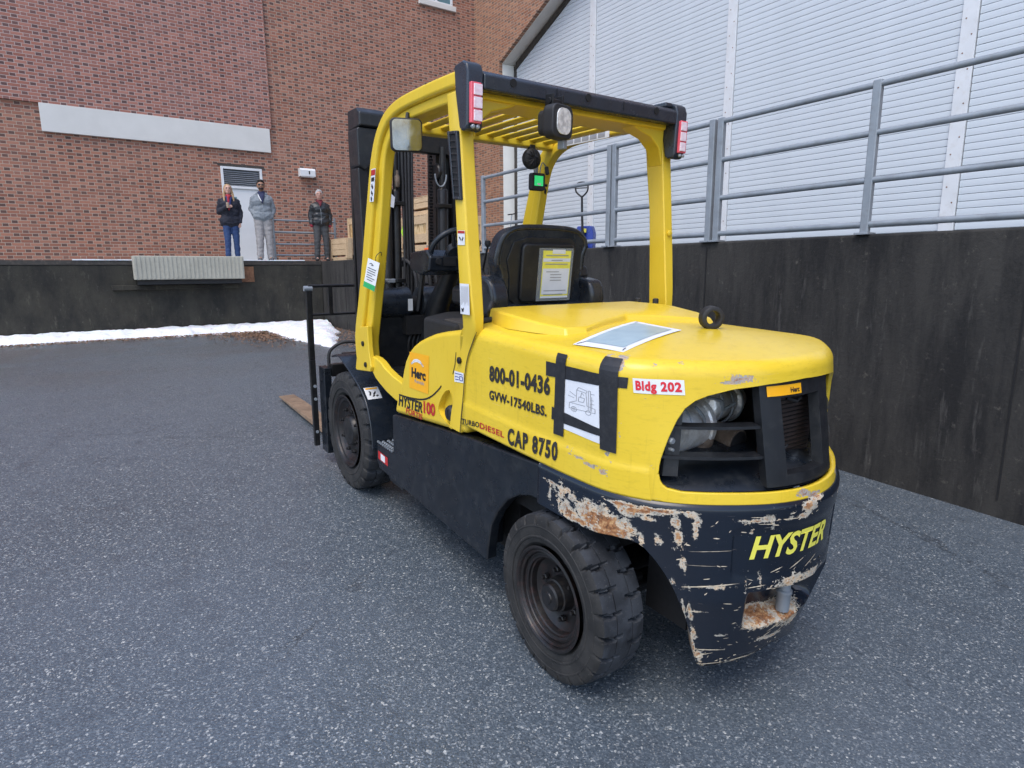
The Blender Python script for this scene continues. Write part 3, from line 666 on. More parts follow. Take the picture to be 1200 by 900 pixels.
def hood():
    V = []; F = []; Wr = []
    R = .055; NS = 7; NT = 14
    cols = []
    for t in tsH:
        lo = rows_lo(t); hi = rows_hi(t); c = []
        for z in lo: c.append((pt_h(t, z, 0, 0), wear_of(HOOD_W, t, z)))
        nl = len(c)
        if abs(zt(t)-zb(t)) < 1e-6: pass
        for z in hi: c.append((pt_h(t, z, 0, 0), wear_of(HOOD_W, t, z)))
        b = Vector(S(t, 1.262)); bi = Vector(S(t, 1.262, -R))
        for k in range(1, NS+1):
            a = (PI/2)*k/NS; p = b+(bi-b)*(1-math.cos(a)); p.z = 1.262+R*math.sin(a)
            c.append((tuple(p), wear_of(HOOD_W, t, 1.262+R*math.sin(a)*1.0)))
        e = Vector(c[-1][0]); yc = max(-.06, min(e.y, .6)) if e.y > -.06 else -.06
        ctr = Vector((0, max(e.y, -.06), 1.352))
        for k in range(1, NT+1):
            u = k/NT; p = e.lerp(ctr, u); p.z = e.z+(1.352-e.z)*(1-(1-u)**2)
            c.append((tuple(p), 0))
        cols.append((c, nl))
    n = len(cols[0][0]); nl = cols[0][1]
    for c, _ in cols:
        for p, wv in c: V.append(p); Wr.append(wv)
    for i in range(len(cols)-1):
        for k in range(n-1):
            if k == nl-1:
                continue                                                # between the lower and upper strip (welded where there is no opening)
            a = i*n+k; F.append((a, a+1, a+n+1, a+n))
    me = bpy.data.meshes.new('rear_hood'); me.from_pydata(V, [], F)
    at = me.attributes.new('wear', 'FLOAT', 'POINT'); at.data.foreach_set('value', Wr); me.update()
    bmm = bmesh.new(); bmm.from_mesh(me); bmesh.ops.remove_doubles(bmm, verts=bmm.verts[:], dist=.0002)
    bmesh.ops.recalc_face_normals(bmm, faces=bmm.faces[:])
    up_ = [f for f in bmm.faces if f.calc_center_median().z > 1.33]
    if sum(f.normal.z for f in up_) < 0: bmesh.ops.reverse_faces(bmm, faces=bmm.faces[:])
    bmm.to_mesh(me); bmm.free()
    o = link('rear_hood', me, M['yellow'], fl, 38)
    s = o.modifiers.new('thick', 'SOLIDIFY'); s.thickness = .022; s.offset = -1
    return o
hood()
# front closing plate of the hood and its seam
bm = bm_new(); prism(bm, [(-.59, .85), (.59, .85), (.59, 1.26), (.54, 1.31), (0, 1.345), (-.54, 1.31), (-.59, 1.26)], 1, .725, .745); ob('hood_front_panel', bm, M['yel'], fl)
# raised lid on top
lid = [(-.50, .60), (-.52, .48), (-.50, .30), (-.45, .17), (-.36, .15), (-.2, .22), (0, .29), (.2, .22), (.36, .15), (.45, .17), (.50, .30), (.52, .48), (.50, .60), (.46, .735), (-.46, .735)]
bm = bm_new()
A = [bm.verts.new((x, y, 1.325 if y < .4 else 1.322)) for x, y in lid]
def lidz(x, y): return 1.352+.030*max(0, min(1, (y-.16)/.30))+.012*(1-(x/.5)**2)
B = [bm.verts.new((x*.975, y+(.02 if y < .3 else 0), lidz(x, y))) for x, y in lid]
Cc = [bm.verts.new((x*.80, .45+(y-.45)*.75, lidz(x*.8, y)+.008)) for x, y in lid]
n = len(lid)
for X, Y in ((A, B), (B, Cc)):
    for i in range(n): bm.faces.new((X[i], X[(i+1) % n], Y[(i+1) % n], Y[i]))
bm.faces.new(Cc); o = ob('hood_lid', bm, M['yel'], fl, 30, bevel=.008)
for x, y in ((.43, .66), (.50, .60)):
    bm = bm_new(); lathe(bm, [(0, .016), (.022, .016), (.026, .012)], (x, y, 1.385), 2, 12); ob('filler_cap' if x < .45 else 'rubber_stop', bm, M['rubber_plain'], fl, 40)

# --- black counterweight skirt round the tail
BOT = [(.97, .686), (1.62, .684), (2.3, .686), (2.9, .690), (3.31, .698), (3.7, .698), (3.95, .692), (4.13, .677), (4.41, .636), (4.6, .600), (4.75, .565), (4.9, .523), (5.0, .480), (5.06, .44), (5.12, .376), (5.155, .31), (5.17, .25), (5.2, .222), (5.32, .208), (5.6, .206), (6.16, .213), (6.8, .219), (7.3, .235), (7.82, .249), (8, .250)]
def bot(t): t = 16-t if t > 8 else t; return lerp_tab(BOT, t)
halfC = [1.0+.05*i for i in range(82)] + [5.06, 5.08, 5.1, 5.12, 5.135, 5.15, 5.16, 5.17, 5.18, 5.2, 5.23, 5.27] + [5.32+.05*i for i in range(54)] + [8.0]
halfC = sorted(set(round(h, 3) for h in halfC if h <= 8)); tsC = halfC+[round(16-h, 3) for h in reversed(halfC[:-1])]
NR = 44
def rows_c(t):
    b = bot(t); return [.853, .8525, .846, .838, .828]+[.828+(b-.828)*k/NR for k in range(1, NR+1)]
def pocket(t, z):
    th = t if t < 8 else 16-t
    q = max(0, min(1, (th-6.5)/.22)); zz = max(0, min(1, (z-.372)/.02))*max(0, min(1, (.535-z)/.03))
    return -.085*q*zz
def plate(t, z):
    th = t if t < 8 else 16-t
    q = max(0, min(1, (th-6.12)/.05)); z0 = .575+.02*max(0, 6.5-th)*2
    return -.007*q*max(0, min(1, (z-z0)/.012))*max(0, min(1, (.775-z)/.012))
def pt_c(t, z, k, zs):
    o = [-.012, .004, .011, .015, .016][k] if k < 5 else .016
    o += pocket(t, z)+plate(t, z)
    return S(t, z, o)
cw = loft('counterweight', tsC, rows_c, pt_c, M['cwblack'], CW_W, fl, .075)
bm = bm_new(); lathe(bm, [(.385, .024), (.45, .024), (.455, .028), (.465, .028), (.47, .021), (.58, .021)], (0, -.585, 0), 2, 16); ob('tow_pin', bm, M['galv'], fl, 40)
# dark core that closes the counterweight and the engine bay behind it
bm = bm_new(); box(bm, -.50, .50, -.28, .30, .70, .86); box(bm, -.30, .30, -.40, -.20, .30, .80); ob('counterweight_core', bm, M['dark'], fl)
# name on the tail plate
def mpS(t0, t1, z0, z1, off, slope=0.0): return lambda u, v: S(t0+(t1-t0)*u, z0+(z1-z0)*v+slope*u, off)
lettering('tail_lettering', 'HYSTER', mpS(6.50, 8.66, .662, .740, .0115), M['yel_print'], fl, .03, .22, 1.0)
def scratch(t0, z0, t1, z1, w_, n=14, seed=0):
    V = []; F = []; rr = random.Random(seed+int(t0*100)+int(z0*1000))
    for i in range(n+1):
        u = i/n; t = t0+(t1-t0)*u; z = z0+(z1-z0)*u; h = w_*(math.sin(PI*min(1, u*1.02+.02))**.6)*(.55+.6*rr.random())
        o = .0172+pocket(t, z)+plate(t, z)
        V += [S(t, z-h*.5, o), S(t, z+h*.5, o)]
    for i in range(n): a_ = 2*i; F.append((a_, a_+1, a_+3, a_+2))
    me = bpy.data.meshes.new('paint_scratch'); me.from_pydata(V, [], F); me.update(); return link('paint_scratch', me, M['bare'], cw)
M['bare'] = simple('bare scratched metal', (.62, .52, .38), .6, 0, .35, 60, .3, 200, (.30, .22, .14), .5)
for q in ((5.02, .556, 6.33, .575, .0060), (5.12, .462, 5.52, .462, .0050), (5.18, .290, 6.05, .280, .0055), (5.25, .262, 5.7, .270, .0035), (5.25, .219, 6.0, .219, .004), (6.2, .222, 6.9, .228, .0045), (5.10, .455, 5.20, .50, .012), (5.19, .25, 5.45, .268, .016), (5.2, .40, 5.24, .34, .010),
          (5.2, .69, 6.25, .698, .0016), (5.1, .64, 5.9, .64, .0012), (6.45, .815, 6.8, .812, .003), (6.6, .79, 6.95, .786, .003), (7.1, .80, 7.5, .795, .004), (6.5, .555, 6.9, .56, .0045), (7.0, .60, 7.3, .615, .006), (7.5, .60, 7.9, .63, .006), (7.3, .33, 8.0, .38, .006), (7.5, .29, 8.2, .35, .005), (7.2, .31, 7.5, .33, .004), (5.9, .64, 6.05, .64, .003), (6.0, .50, 6.2, .497, .004), (7.9, .58, 8.4, .62, .006), (8.1, .33, 8.7, .40, .006), (4.9, .655, 5.0, .66, .004), (6.0, .335, 6.15, .337, .003)): scratch(*q)
rs = random.Random(11)
for k in range(70):
    q = rs.random()
    if q < .45: t, z = rs.uniform(6.3, 8.8), rs.choice((rs.uniform(.54, .60), rs.uniform(.78, .83), rs.uniform(.34, .42), rs.uniform(.26, .34)))
    elif q < .7: t, z = rs.uniform(5.2, 8.5), bot(rs.uniform(5.3, 8))+rs.uniform(0, .03)
    elif q < .9: t, z = rs.uniform(4.6, 6.4), rs.uniform(.70, .83)
    else: t, z = rs.uniform(5.3, 6.4), rs.uniform(.25, .65)
    scratch(t, z, t+rs.uniform(.04, .16), z+rs.uniform(-.006, .012), rs.uniform(.002, .006), 6, k)
# --- tail opening: bay, slats, silencer, radiator frame
def band(name, t0, t1, z, depth, thick, mat, n=24):
    bm = bm_new(); rows = []
    for i in range(n+1):
        t = t0+(t1-t0)*i/n; a = Vector(S(t, z, -.018)); b = Vector(S(t, z, -.018-depth))
        rows.append([bm.verts.new(a), bm.verts.new(b), bm.verts.new(b+Vector((0, 0, -thick))), bm.verts.new(a+Vector((0, 0, -thick)))])
    for i in range(n):
        for k in range(4): bm.faces.new((rows[i][k], rows[i][(k+1) % 4], rows[i+1][(k+1) % 4], rows[i+1][k]))
    bm.faces.new(rows[0]); bm.faces.new(list(reversed(rows[-1])))
    return ob(name, bm, mat, fl, 40)
for s in (0, 1):
    f = (lambda t: 16-t) if s else (lambda t: t)
    band('grille_slat', f(4.75), f(6.88), 1.103, .05, .010, M['plastic'])
    band('grille_slat', f(4.55), f(6.88), 1.003, .055, .010, M['plastic'])
bm = bm_new(); box(bm, -.56, .56, -.10, .5, .87, 1.25); ob('engine_bay_wall', bm, M['dark'], fl)
# sloping tray at the bottom of the opening
bm = bm_new(); rows = []
for i in range(41):
    t = 4.4+7.2*i/40; a = Vector(S(t, .889, -.02)); b = Vector(S(t, .97, -.16)); c_ = Vector(S(t, .99, -.30))
    rows.append([bm.verts.new(q) for q in (a, (a+b)/2+Vector((0, 0, .012)), b, c_)])
for i in range(40):
    for k in range(3): bm.faces.new((rows[i][k], rows[i][k+1], rows[i+1][k+1], rows[i+1][k]))
ob('bay_tray', bm, M['black_paint'], fl, 60)
# side bracket strip with two bolts at the left end
for sg in (-1, 1):
    f = (lambda t: 16-t) if sg > 0 else (lambda t: t)
    bm = bm_new(); q = [S(f(4.62), .93, -.03), S(f(5.02), .93, -.035), S(f(5.30), 1.17, -.035), S(f(4.9), 1.11, -.03)]; vv = [bm.verts.new(p) for p in q]; vb = [bm.verts.new(Vector(p)+Vector((0, .01, 0))) for p in q]
    bm.faces.new(vv); bm.faces.new(list(reversed(vb)))
    for k in range(4): bm.faces.new((vv[k], vb[k], vb[(k+1) % 4], vv[(k+1) % 4]))
    o = ob('bracket', bm, M['plastic'], fl)
    bm = bm_new(); p = S(f(4.92), 1.052, -.028); lathe(bm, [(-.012, .009), (-.006, .012), (.01, .012)], p, 1, 10); p = S(f(4.92), 1.022, -.028); lathe(bm, [(-.009, .005), (.01, .007)], p, 1, 8); ob('bolt', bm, M['galv'], o)
# silencer and exhaust
M['foil2'] = M['alu']
def axl(prof, c, d, n=28):                                             # lathe along an arbitrary direction
    b = bm_new(); lathe(b, prof, (0, 0, 0), 0, n); q = Vector((1, 0, 0)).rotation_difference(Vector(d)); bmesh.ops.rotate(b, verts=b.verts[:], cent=(0, 0, 0), matrix=q.to_matrix()); bmesh.ops.translate(b, verts=b.verts[:], vec=c); return b
ob('silencer', axl([(-.20, .05), (-.195, .080), (-.10, .090), (.03, .092), (.035, .099), (.055, .099), (.06, .088), (.075, .075)], (-.24, -.27, 1.045), (1, .05, .05)), M['alu'], fl, 50)
ob('silencer_body', axl([(-.09, .060), (-.08, .070), (0, .070), (.10, .066), (.125, .060), (.13, .078), (.15, .078), (.152, .062)], (-.10, -.26, 1.105), (1, .25, -.08)), M['alu'], fl, 50)
ob('turbo_housing', axl([(-.02, .055), (.0, .062), (.04, .060), (.075, .045), (.09, .02)], (.055, -.22, 1.095), (1, .1, -.1)), M['alu'], fl, 50)
ob('exhaust_outlet', axl([(-.05, .044), (-.048, .050), (.02, .048), (.06, .045)], (-.085, -.34, .990), (.0, 1, .12)), M['exh'], fl, 50)
ob('outlet_bore', axl([(-.052, .0), (-.052, .043), (-.04, .043)], (-.085, -.34, .990), (.0, 1, .12)), M['ink'], fl, 50)
mf = bm_new(); tube(mf, bez([(-.22, -.30, 1.07), (-.19, -.33, 1.01), (-.21, -.33, .97), (-.25, -.30, .95)]), .026, 12); ob('exhaust_elbow', mf, M['exh'], fl, 60)
for x, r, cz in ((-.31, .093, 1.045), (-.12, .073, 1.105), (-.06, .073, 1.10), (.00, .070, 1.098)):
    mf = bm_new(); tube(mf, [(x+.010*math.sin(a), -.265+r*math.cos(a), cz+r*math.sin(a)) for a in [2*PI*k/24 for k in range(24)]], .0045, 6, closed=True); ob('hose_clamp', mf, M['galv'], fl, 60)
mf = bm_new(); tube(mf, bez([(-.22, -.345, 1.16), (-.15, -.35, 1.14), (-.12, -.335, 1.10), (-.06, -.345, 1.12)]), .006, 6); tube(mf, bez([(-.30, -.36, 1.14), (-.26, -.365, 1.10), (-.24, -.36, 1.06)]), .005, 6); ob('sensor_wire', mf, M['galv'], fl, 60)
mf = bm_new(); obox(mf, (-.12, -.33, .935), (1, 0, .12), (.05, .30, .015)); ob('silencer_bracket', mf, M['galv'], fl, bevel=.004)
mf = bm_new(); lathe(mf, [(-.012, .018), (.0, .02), (.02, .02)], (-.20, -.35, .945), 1, 12); ob('drain_boss', mf, M['galv'], fl, 50)
for i, (x, z) in enumerate(((.10, 1.18), (.16, .98), (.02, .93))):
    mf = bm_new(); tube(mf, bez([(x-.10, -.24, z), (x, -.27, z+.02), (x+.10, -.22, z-.04)]), .014, 8); ob('engine_hose', mf, M['rubber_plain'], fl, 60)
bm = bm_new(); box(bm, .16, .54, -.36, -.11, .872, 1.248); ob('bay_side_wall', bm, M['dark'], fl)
M['core'] = simple('dark brown radiator', (.035, .022, .018), .7, .1, .3, 20)
for zz, xx in ((1.16, .02), (.99, -.03)):
    bm = bm_new(); tube(bm, [(xx, -.495, zz), (xx+.03, -.515, zz-.01), (xx+.06, -.51, zz)], .006, 6); ob('core_hook', bm, M['ink'], fl, 50)
# radiator frame in the middle of the opening
bm = bm_new()
def sbox(t0, t1, z0, z1, o0, o1, n=6):
    rows = []
    for i in range(n+1):
        t = t0+(t1-t0)*i/n
        rows.append([bm.verts.new(S(t, z, o)) for z, o in ((z0, o0), (z1, o0), (z1, o1), (z0, o1))])
    for i in range(n):
        for k in range(4): bm.faces.new((rows[i][k], rows[i][(k+1) % 4], rows[i+1][(k+1) % 4], rows[i+1][k]))
    bm.faces.new(rows[0]); bm.faces.new(list(reversed(rows[-1])))
sbox(6.86, 7.36, .90, 1.238, -.012, -.05, 3); sbox(8.64, 9.14, .90, 1.238, -.012, -.05, 3); sbox(7.362, 8.638, .90, .935, -.012, -.05, 6); sbox(7.362, 8.638, 1.19, 1.24, -.012, -.05, 6)
ob('radiator_frame', bm, M['plastic'], fl, 40)
bm = bm_new(); box(bm, -.075, .20, -.49, -.46, .90, 1.24); ob('radiator_core', bm, M['core'], fl)
core = fl.children[-1]
for i in range(17):
    bm = bm_new(); box(bm, -.07, .19, -.493, -.4905, .930+i*.0158, .933+i*.0158); ob('fin', bm, M['steel_black'], core)
sheet('amber_sticker', mpS(7.02, 7.95, 1.198, 1.232, -.009), M['orange'], fl)
lettering('sticker_word', 'Herc', mpS(7.62, 7.88, 1.206, 1.222, -.0075), M['ink'], fl, .03)
# "Bldg 202" label
sheet('building_label', mpS(4.02, 5.30, 1.210, 1.258, .0018), M['white'], fl, 16)
lettering('building_label_text', 'Bldg 202', mpS(4.09, 5.24, 1.2215, 1.2495, .0032), M['red'], fl, .045, 0, 1.12)

# --- tape frame and drawing on the left side
def side(y, z, o=.0025): return (SX-o, y, z)
_IT = []
def inv_t(y):                                                          # t on the left side for a given y at z ~1.1
    if not _IT: _IT.extend((S(.02*i, 1.1)[1], .02*i) for i in range(251))
    for (a, ta), (b, tb) in zip(_IT, _IT[1:]):
        if b <= y: return ta+(tb-ta)*min(1, max(0, (a-y)/((a-b) or 1)))
    lo, hi = 0.0, 5.0
    for _ in range(30):
        m = (lo+hi)/2
        if S(m, 1.1)[1] > y: lo = m
        else: hi = m
    return lo
def on_side(q, o, nu=14, nv=6):
    """quad given as y,z corners (TL,TR,BR,BL) laid on the body surface"""
    T = [q[i] for i in (0, 2, 4, 6)]; Zs = [q[i] for i in (1, 3, 5, 7)]
    def f(u, v):
        t = inv_t(T[0]*(1-u)*v+T[1]*u*v+T[2]*u*(1-v)+T[3]*(1-u)*(1-v)); z = Zs[0]*(1-u)*v+Zs[1]*u*v+Zs[2]*u*(1-v)+Zs[3]*(1-u)*(1-v)
        e = o+crease(z)
        if z > 1.262:                                                   # wrap over the shoulder
            a = min(PI/2, (z-1.262)/.055); b = Vector(S(t, 1.262, o)); bi = Vector(S(t, 1.262, -.055))
            p = b+(bi-b)*(1-math.cos(a)); p.z = 1.262+(.055+o)*math.sin(a); return tuple(p)
        return S(t, z, e)
    return f
for q, o in (((.096, 1.252, -.312, 1.258, -.306, 1.222, .094, 1.198), .0030), ((.052, 1.088, -.206, 1.066, -.206, 1.040, .052, 1.040), .0032), ((.036, 1.292, -.020, 1.292, -.022, .989, .036, .987), .0044), ((-.200, 1.32, -.282, 1.32, -.262, .993, -.204, .996), .0046)):
    sheet('tape_strip', on_side(q, o), M['tape'], fl, 10, 20)
dw = sheet('drawing_sheet', on_side((-.018, 1.205, -.206, 1.222, -.206, 1.012, -.018, 1.020), .0016), M['paper'], fl, 6, 6)
dmp = on_side((-.030, 1.190, -.198, 1.200, -.198, 1.100, -.030, 1.090), .0024)
def strokes(name, mp, segs, wd, mat, parent):
    V = []; F = []
    for a in segs:
        for (x0, y0), (x1, y1) in zip(a, a[1:]):
            dx, dy = x1-x0, y1-y0; L = math.hypot(dx, dy) or 1; nx, ny = -dy/L*wd, dx/L*wd; b = len(V)
            V += [mp(x0+nx, y0+ny), mp(x0-nx, y0-ny), mp(x1-nx, y1-ny), mp(x1+nx, y1+ny)]; F.append((b, b+1, b+2, b+3))
    me = bpy.data.meshes.new(name); me.from_pydata(V, [], F); me.update(); return link(name, me, mat, parent)
def circ(cx_, cy_, r, n=12): return [(cx_+r*math.cos(2*PI*k/n), cy_+r*math.sin(2*PI*k/n)) for k in range(n+1)]
seg = [[(.1, .15), (.1, .35), (.32, .45), (.32, .85), (.62, .80), (.66, .35), (.9, .3), (.9, .15), (.1, .15)], [(.32, .85), (.38, .95), (.66, .88), (.62, .80)], [(.70, .2), (.70, .9), (.76, .9), (.76, .2)], [(.76, .6), (.86, .58)], [(.76, .8), (.88, .8)], [(.76, .45), (.88, .45)],
       circ(.25, .14, .09), circ(.70, .12, .08), circ(.25, .14, .04), [(.38, .45), (.55, .45), (.58, .6), (.40, .62), (.38, .45)], [(.05, .6), (.25, .55)], [(.45, .62), (.48, .78), (.56, .7)], [(.12, .35), (.6, .33)], [(.80, .2), (.80, .7)], [(.1, .75), (.3, .62)]]
strokes('drawing_lines', dmp, seg, .009, M['grey_print'], dw)
# --- stencilled and printed words on the left side
def side_word(name, s, q, mat, bold, parent=fl, shear=0, o=.0028, space=1.0):
    return lettering(name, s, on_side(q, o), mat, parent, bold, shear, space)
side_word('stencil_number', '800-01-0436', (.494, 1.165, .068, 1.192, .066, 1.130, .493, 1.104), M['stencil'], .045, space=1.08)
side_word('stencil_weight', 'GVW-17540LBS.', (.492, 1.060, .083, 1.078, .083, 1.042, .492, 1.022), M['stencil'], .04, space=1.1)
side_word('stencil_capacity', 'CAP 8750', (.335, .930, .002, .957, .002, .892, .335, .866), M['stencil'], .045, space=1.2)
def flat_word(name, s, mp, mat, bold, parent, shear=0, space=1.0): return lettering(name, s, mp, mat, parent, bold, shear, space)
flat_word('engine_word', 'TURBO', on_side((.722, .878, .565, .898, .565, .874, .722, .854), .0028), M['ink'], .02, fl, space=1.1)
flat_word('engine_word', 'DIESEL', on_side((.560, .899, .362, .907, .362, .882, .560, .874), .0028), M['red_dark'], .02, fl, space=1.1)

# --- chassis side skirts with step
def mirror_bm(bm, s):
    if s > 0: bmesh.ops.scale(bm, vec=(-1, 1, 1), verts=bm.verts[:])
    return bm
arch = [(.51, .245), (.505, .30), (.478, .43), (.43, .514), (.352, .602), (.265, .654), (.185, .680), (.118, .686)]
skirt = [(1.80, .285), *arch, (.118, .838), (.72, .792), (1.06, .755), (1.53, .702), (1.575, .69), (1.575, .452), (1.835, .445), (1.84, .33)]
for s in (-1, 1):
    bm = bm_new(); prism(bm, skirt, 0, SX+.004, SX+.06); mirror_bm(bm, s)
    o = ob('side_skirt', bm, M['black_paint'], fl, bevel=.012, seg=3)
    bm = bm_new(); prism(bm, [(1.574, .452), (1.574, .20), (1.78, .20), (1.83, .30), (1.83, .447)], 0, SX+.061, SX+.20); prism(bm, [(.60, .26), (1.57, .30), (1.57, .60), (.60, .60)], 0, SX+.062, SX+.16); mirror_bm(bm, s); ob('fuel_tank', bm, M['black_paint'], fl, bevel=.01)
    # step tread: saw-tooth edge pieces
    bm = bm_new()
    for i in range(9): box(bm, SX+.004, SX+.016, 1.595+i*.027, 1.607+i*.027, .452, .462)
    for j in range(5):
        for i in range(8): lathe(bm, [(.450, .011), (.458, .009), (.459, .004)], (SX+.04+j*.034, 1.605+i*.029, 0), 2, 6)
    mirror_bm(bm, s); ob('step_tread', bm, M['galv'], o)
    bm = bm_new(); box(bm, SX+.061, SX+.19, 1.58, 1.835, .40, .449); mirror_bm(bm, s); ob('step_plate', bm, M['black_paint'], o, bevel=.003)
ps = bil((SX+.0022, 1.805, .405), (SX+.0022, 1.655, .400), (SX+.0022, 1.655, .345), (SX+.0022, 1.805, .350))
st_ = sheet('step_label', ps, M['red_dark'], fl, 1, 1); sheet('step_label_panel', sub(bil((SX+.001, 1.805, .405), (SX+.001, 1.655, .400), (SX+.001, 1.655, .345), (SX+.001, 1.805, .350)), .28, .72, .12, .88), M['white'], st_, 1, 1)
bm = bm_new(); box(bm, -.42, .42, .5, 2.2, .22, .62); box(bm, -.50, .50, -.15, .55, .55, .84); ob('frame_core', bm, M['dark'], fl)
bm = bm_new(); box(bm, -.40, .40, -.06, .07, .24, .42); tube(bm, [(-.46, 0, .33), (.46, 0, .33)], .06, 12); tube(bm, [(-.40, -.12, .36), (.40, -.12, .36)], .035, 12); obox(bm, (-.36, -.08, .42), (0, 1, 0), (.10, .22, .03)); ob('steer_axle', bm, M['hub'], fl, bevel=.01)
bm = bm_new(); tube(bm, [(-.45, 2.30, .41), (.45, 2.30, .41)], .11, 16); box(bm, -.30, .30, 2.12, 2.42, .25, .60); ob('drive_axle', bm, M['steel_black'], fl, bevel=.01)

# --- yellow cowl ahead of the rear post, side strip, foot
cowl = [(.70, 1.300), (.763, 1.288), (.913, 1.262), (1.03, 1.236), (1.12, 1.207), (1.20, 1.178), (1.265, 1.146), (1.322, 1.105), (1.368, 1.055), (1.400, .995), (1.425, .93), (1.448, .86), (1.50, .80), (1.535, .712), (1.06, .765), (.70, .805)]
for s in (-1, 1):
    bm = bm_new(); prism(bm, cowl, 0, SX, SX+.30)
    mirror_bm(bm, s); o = ob('cab_cowl', bm, M['yel'], fl, bevel=.028, seg=4)
    if s < 0: cowl_o = o
# oval recess with fuel cap on the cowl
rec = [(.855, .992), (.90, .975), (.945, .93), (.978, .872), (.955, .838), (.90, .815), (.838, .795), (.822, .83), (.815, .90), (.826, .955)]
rec = [(p.x, p.y) for p in bez([(*q, 0) for q in rec+[rec[0]]], 4)][:-1]
bm = bm_new(); n = len(rec); A = [bm.verts.new((SX-.0012, y, z)) for y, z in rec]; cy, cz = .885, .885
B = [bm.verts.new((SX-.0015, cy+(y-cy)*.94, cz+(z-cz)*.95)) for y, z in rec]
for i in range(n): bm.faces.new((A[i], A[(i+1) % n], B[(i+1) % n], B[i]))
ob('recess_rim', bm, M['yel'], cowl_o)
cut = bm_new(); prism(cut, [(cy+(y-cy)*.95, cz+(z-cz)*.96) for y, z in rec], 0, SX-.05, SX+.032); co_ = ob('cutter', cut, M['yel'], fl)
md = cowl_o.modifiers.new('cut', 'BOOLEAN'); md.operation = 'DIFFERENCE'; md.object = co_; md.solver = 'EXACT'
dg = bpy.context.evaluated_depsgraph_get(); nm_ = bpy.data.meshes.new_from_object(cowl_o.evaluated_get(dg))
cowl_o.modifiers.clear(); cowl_o.data = nm_; bpy.data.objects.remove(co_)
bm = bm_new(); lathe(bm, [(SX+.034, .040), (SX+.008, .040), (SX+.003, .034), (SX-.004, .032), (SX-.006, .026)], (0, .868, .866), 0, 20); box(bm, SX-.010, SX-.005, .862, .874, .842, .890); ob('fuel_cap', bm, M['rubber_plain'], fl, 40)
strokes('panel_groove', lambda u, v: (SX-.0015, u, v), [[(p.x, p.y) for p in bez([(1.455, .838, 0), (1.317, .849, 0), (1.157, .874, 0), (1.057, .910, 0), (.981, .957, 0), (.94, .99, 0)], 5)]], .0045, M['dark'], cowl_o)
strokes('panel_groove', lambda u, v: (SX-.0015, u, v), [[(.822, 1.07), (.800, 1.12), (.790, 1.18)]], .003, M['dark'], cowl_o)
def yz(q, o=.0012): return bil((SX-o, q[0], q[1]), (SX-o, q[2], q[3]), (SX-o, q[4], q[5]), (SX-o, q[6], q[7]))
hs = sheet('rental_sticker', yz((1.302, 1.106, 1.071, 1.119, 1.086, .917, 1.314, .907), .0016), M['orange'], fl, 1, 1)
mh = yz((1.302, 1.106, 1.071, 1.119, 1.086, .917, 1.314, .907), .0026)
lettering('sticker_word', 'Herc', sub(mh, .12, .86, .34, .58), M['ink'], hs, .05)
lettering('sticker_word', 'Rentals', sub(mh, .30, .80, .20, .29), M['grey_print'], hs, .01)
strokes('sticker_arc', mh, [[(.10, .68), (.25, .80), (.42, .83), (.58, .80), (.74, .68), (.62, .76), (.45, .79), (.28, .77), (.10, .68)]], .022, M['white'], hs)
lettering('model_word', 'HYSTER', yz((1.462, .840, 1.155, .857, 1.155, .802, 1.462, .776), .0028), M['ink'], fl, .03, .2, 1.02)
lettering('model_number', '100', yz((1.140, .868, 1.008, .880, 1.008, .820, 1.140, .808), .0028), M['red_dark'], fl, .035, 0, 1)
lettering('series_word', 'FORTIS', yz((1.365, .785, 1.155, .792, 1.155, .763, 1.365, .752), .0028), M['red_dark'], fl, .02, .2, 1.05)
strokes('hood_seam', lambda u, v: (-.6082, u, v), [[(p.x, p.y) for p in bez([(.742, .80, 0), (.712, .98, 0), (.694, 1.10, 0), (.668, 1.18, 0), (.632, 1.24, 0), (.594, 1.30, 0)], 4)]], .003, M['dark'], fl)
for s in (-1, 1):
    bm = bm_new(); prism(bm, [(1.88, .905), (1.905, .995), (1.797, .993), (1.73, .978), (1.665, .952), (1.56, .928), (1.449, .912), (1.40, .905), (1.40, .79), (1.516, .788), (1.64, .810), (1.755, .842), (1.82, .865)], 0, SX+.003, SX+.05); mirror_bm(bm, s); ob('side_strip', bm, M['yel'], fl, bevel=.008)

# --- floor and front bulkhead
bm = bm_new(); box(bm, -.54, .54, 1.22, 2.0, .86, .885); ob('floor_plate', bm, M['plastic'], fl, bevel=.004)
fp = fl.children[-1]
bm = bm_new()
for i in range(16): box(bm, -.53, .53, 1.26+i*.044, 1.285+i*.044, .885, .893)
ob('floor_rib', bm, M['plastic'], fp, bevel=.002)
bm = bm_new(); box(bm, -.56, -.12, 2.0, 2.03, .87, 1.22); box(bm, .12, .56, 2.0, 2.03, .87, 1.22); box(bm, -.119, .119, 2.0, 2.03, .87, 1.10); ob('front_bulkhead', bm, M['plastic'], fl, bevel=.01)

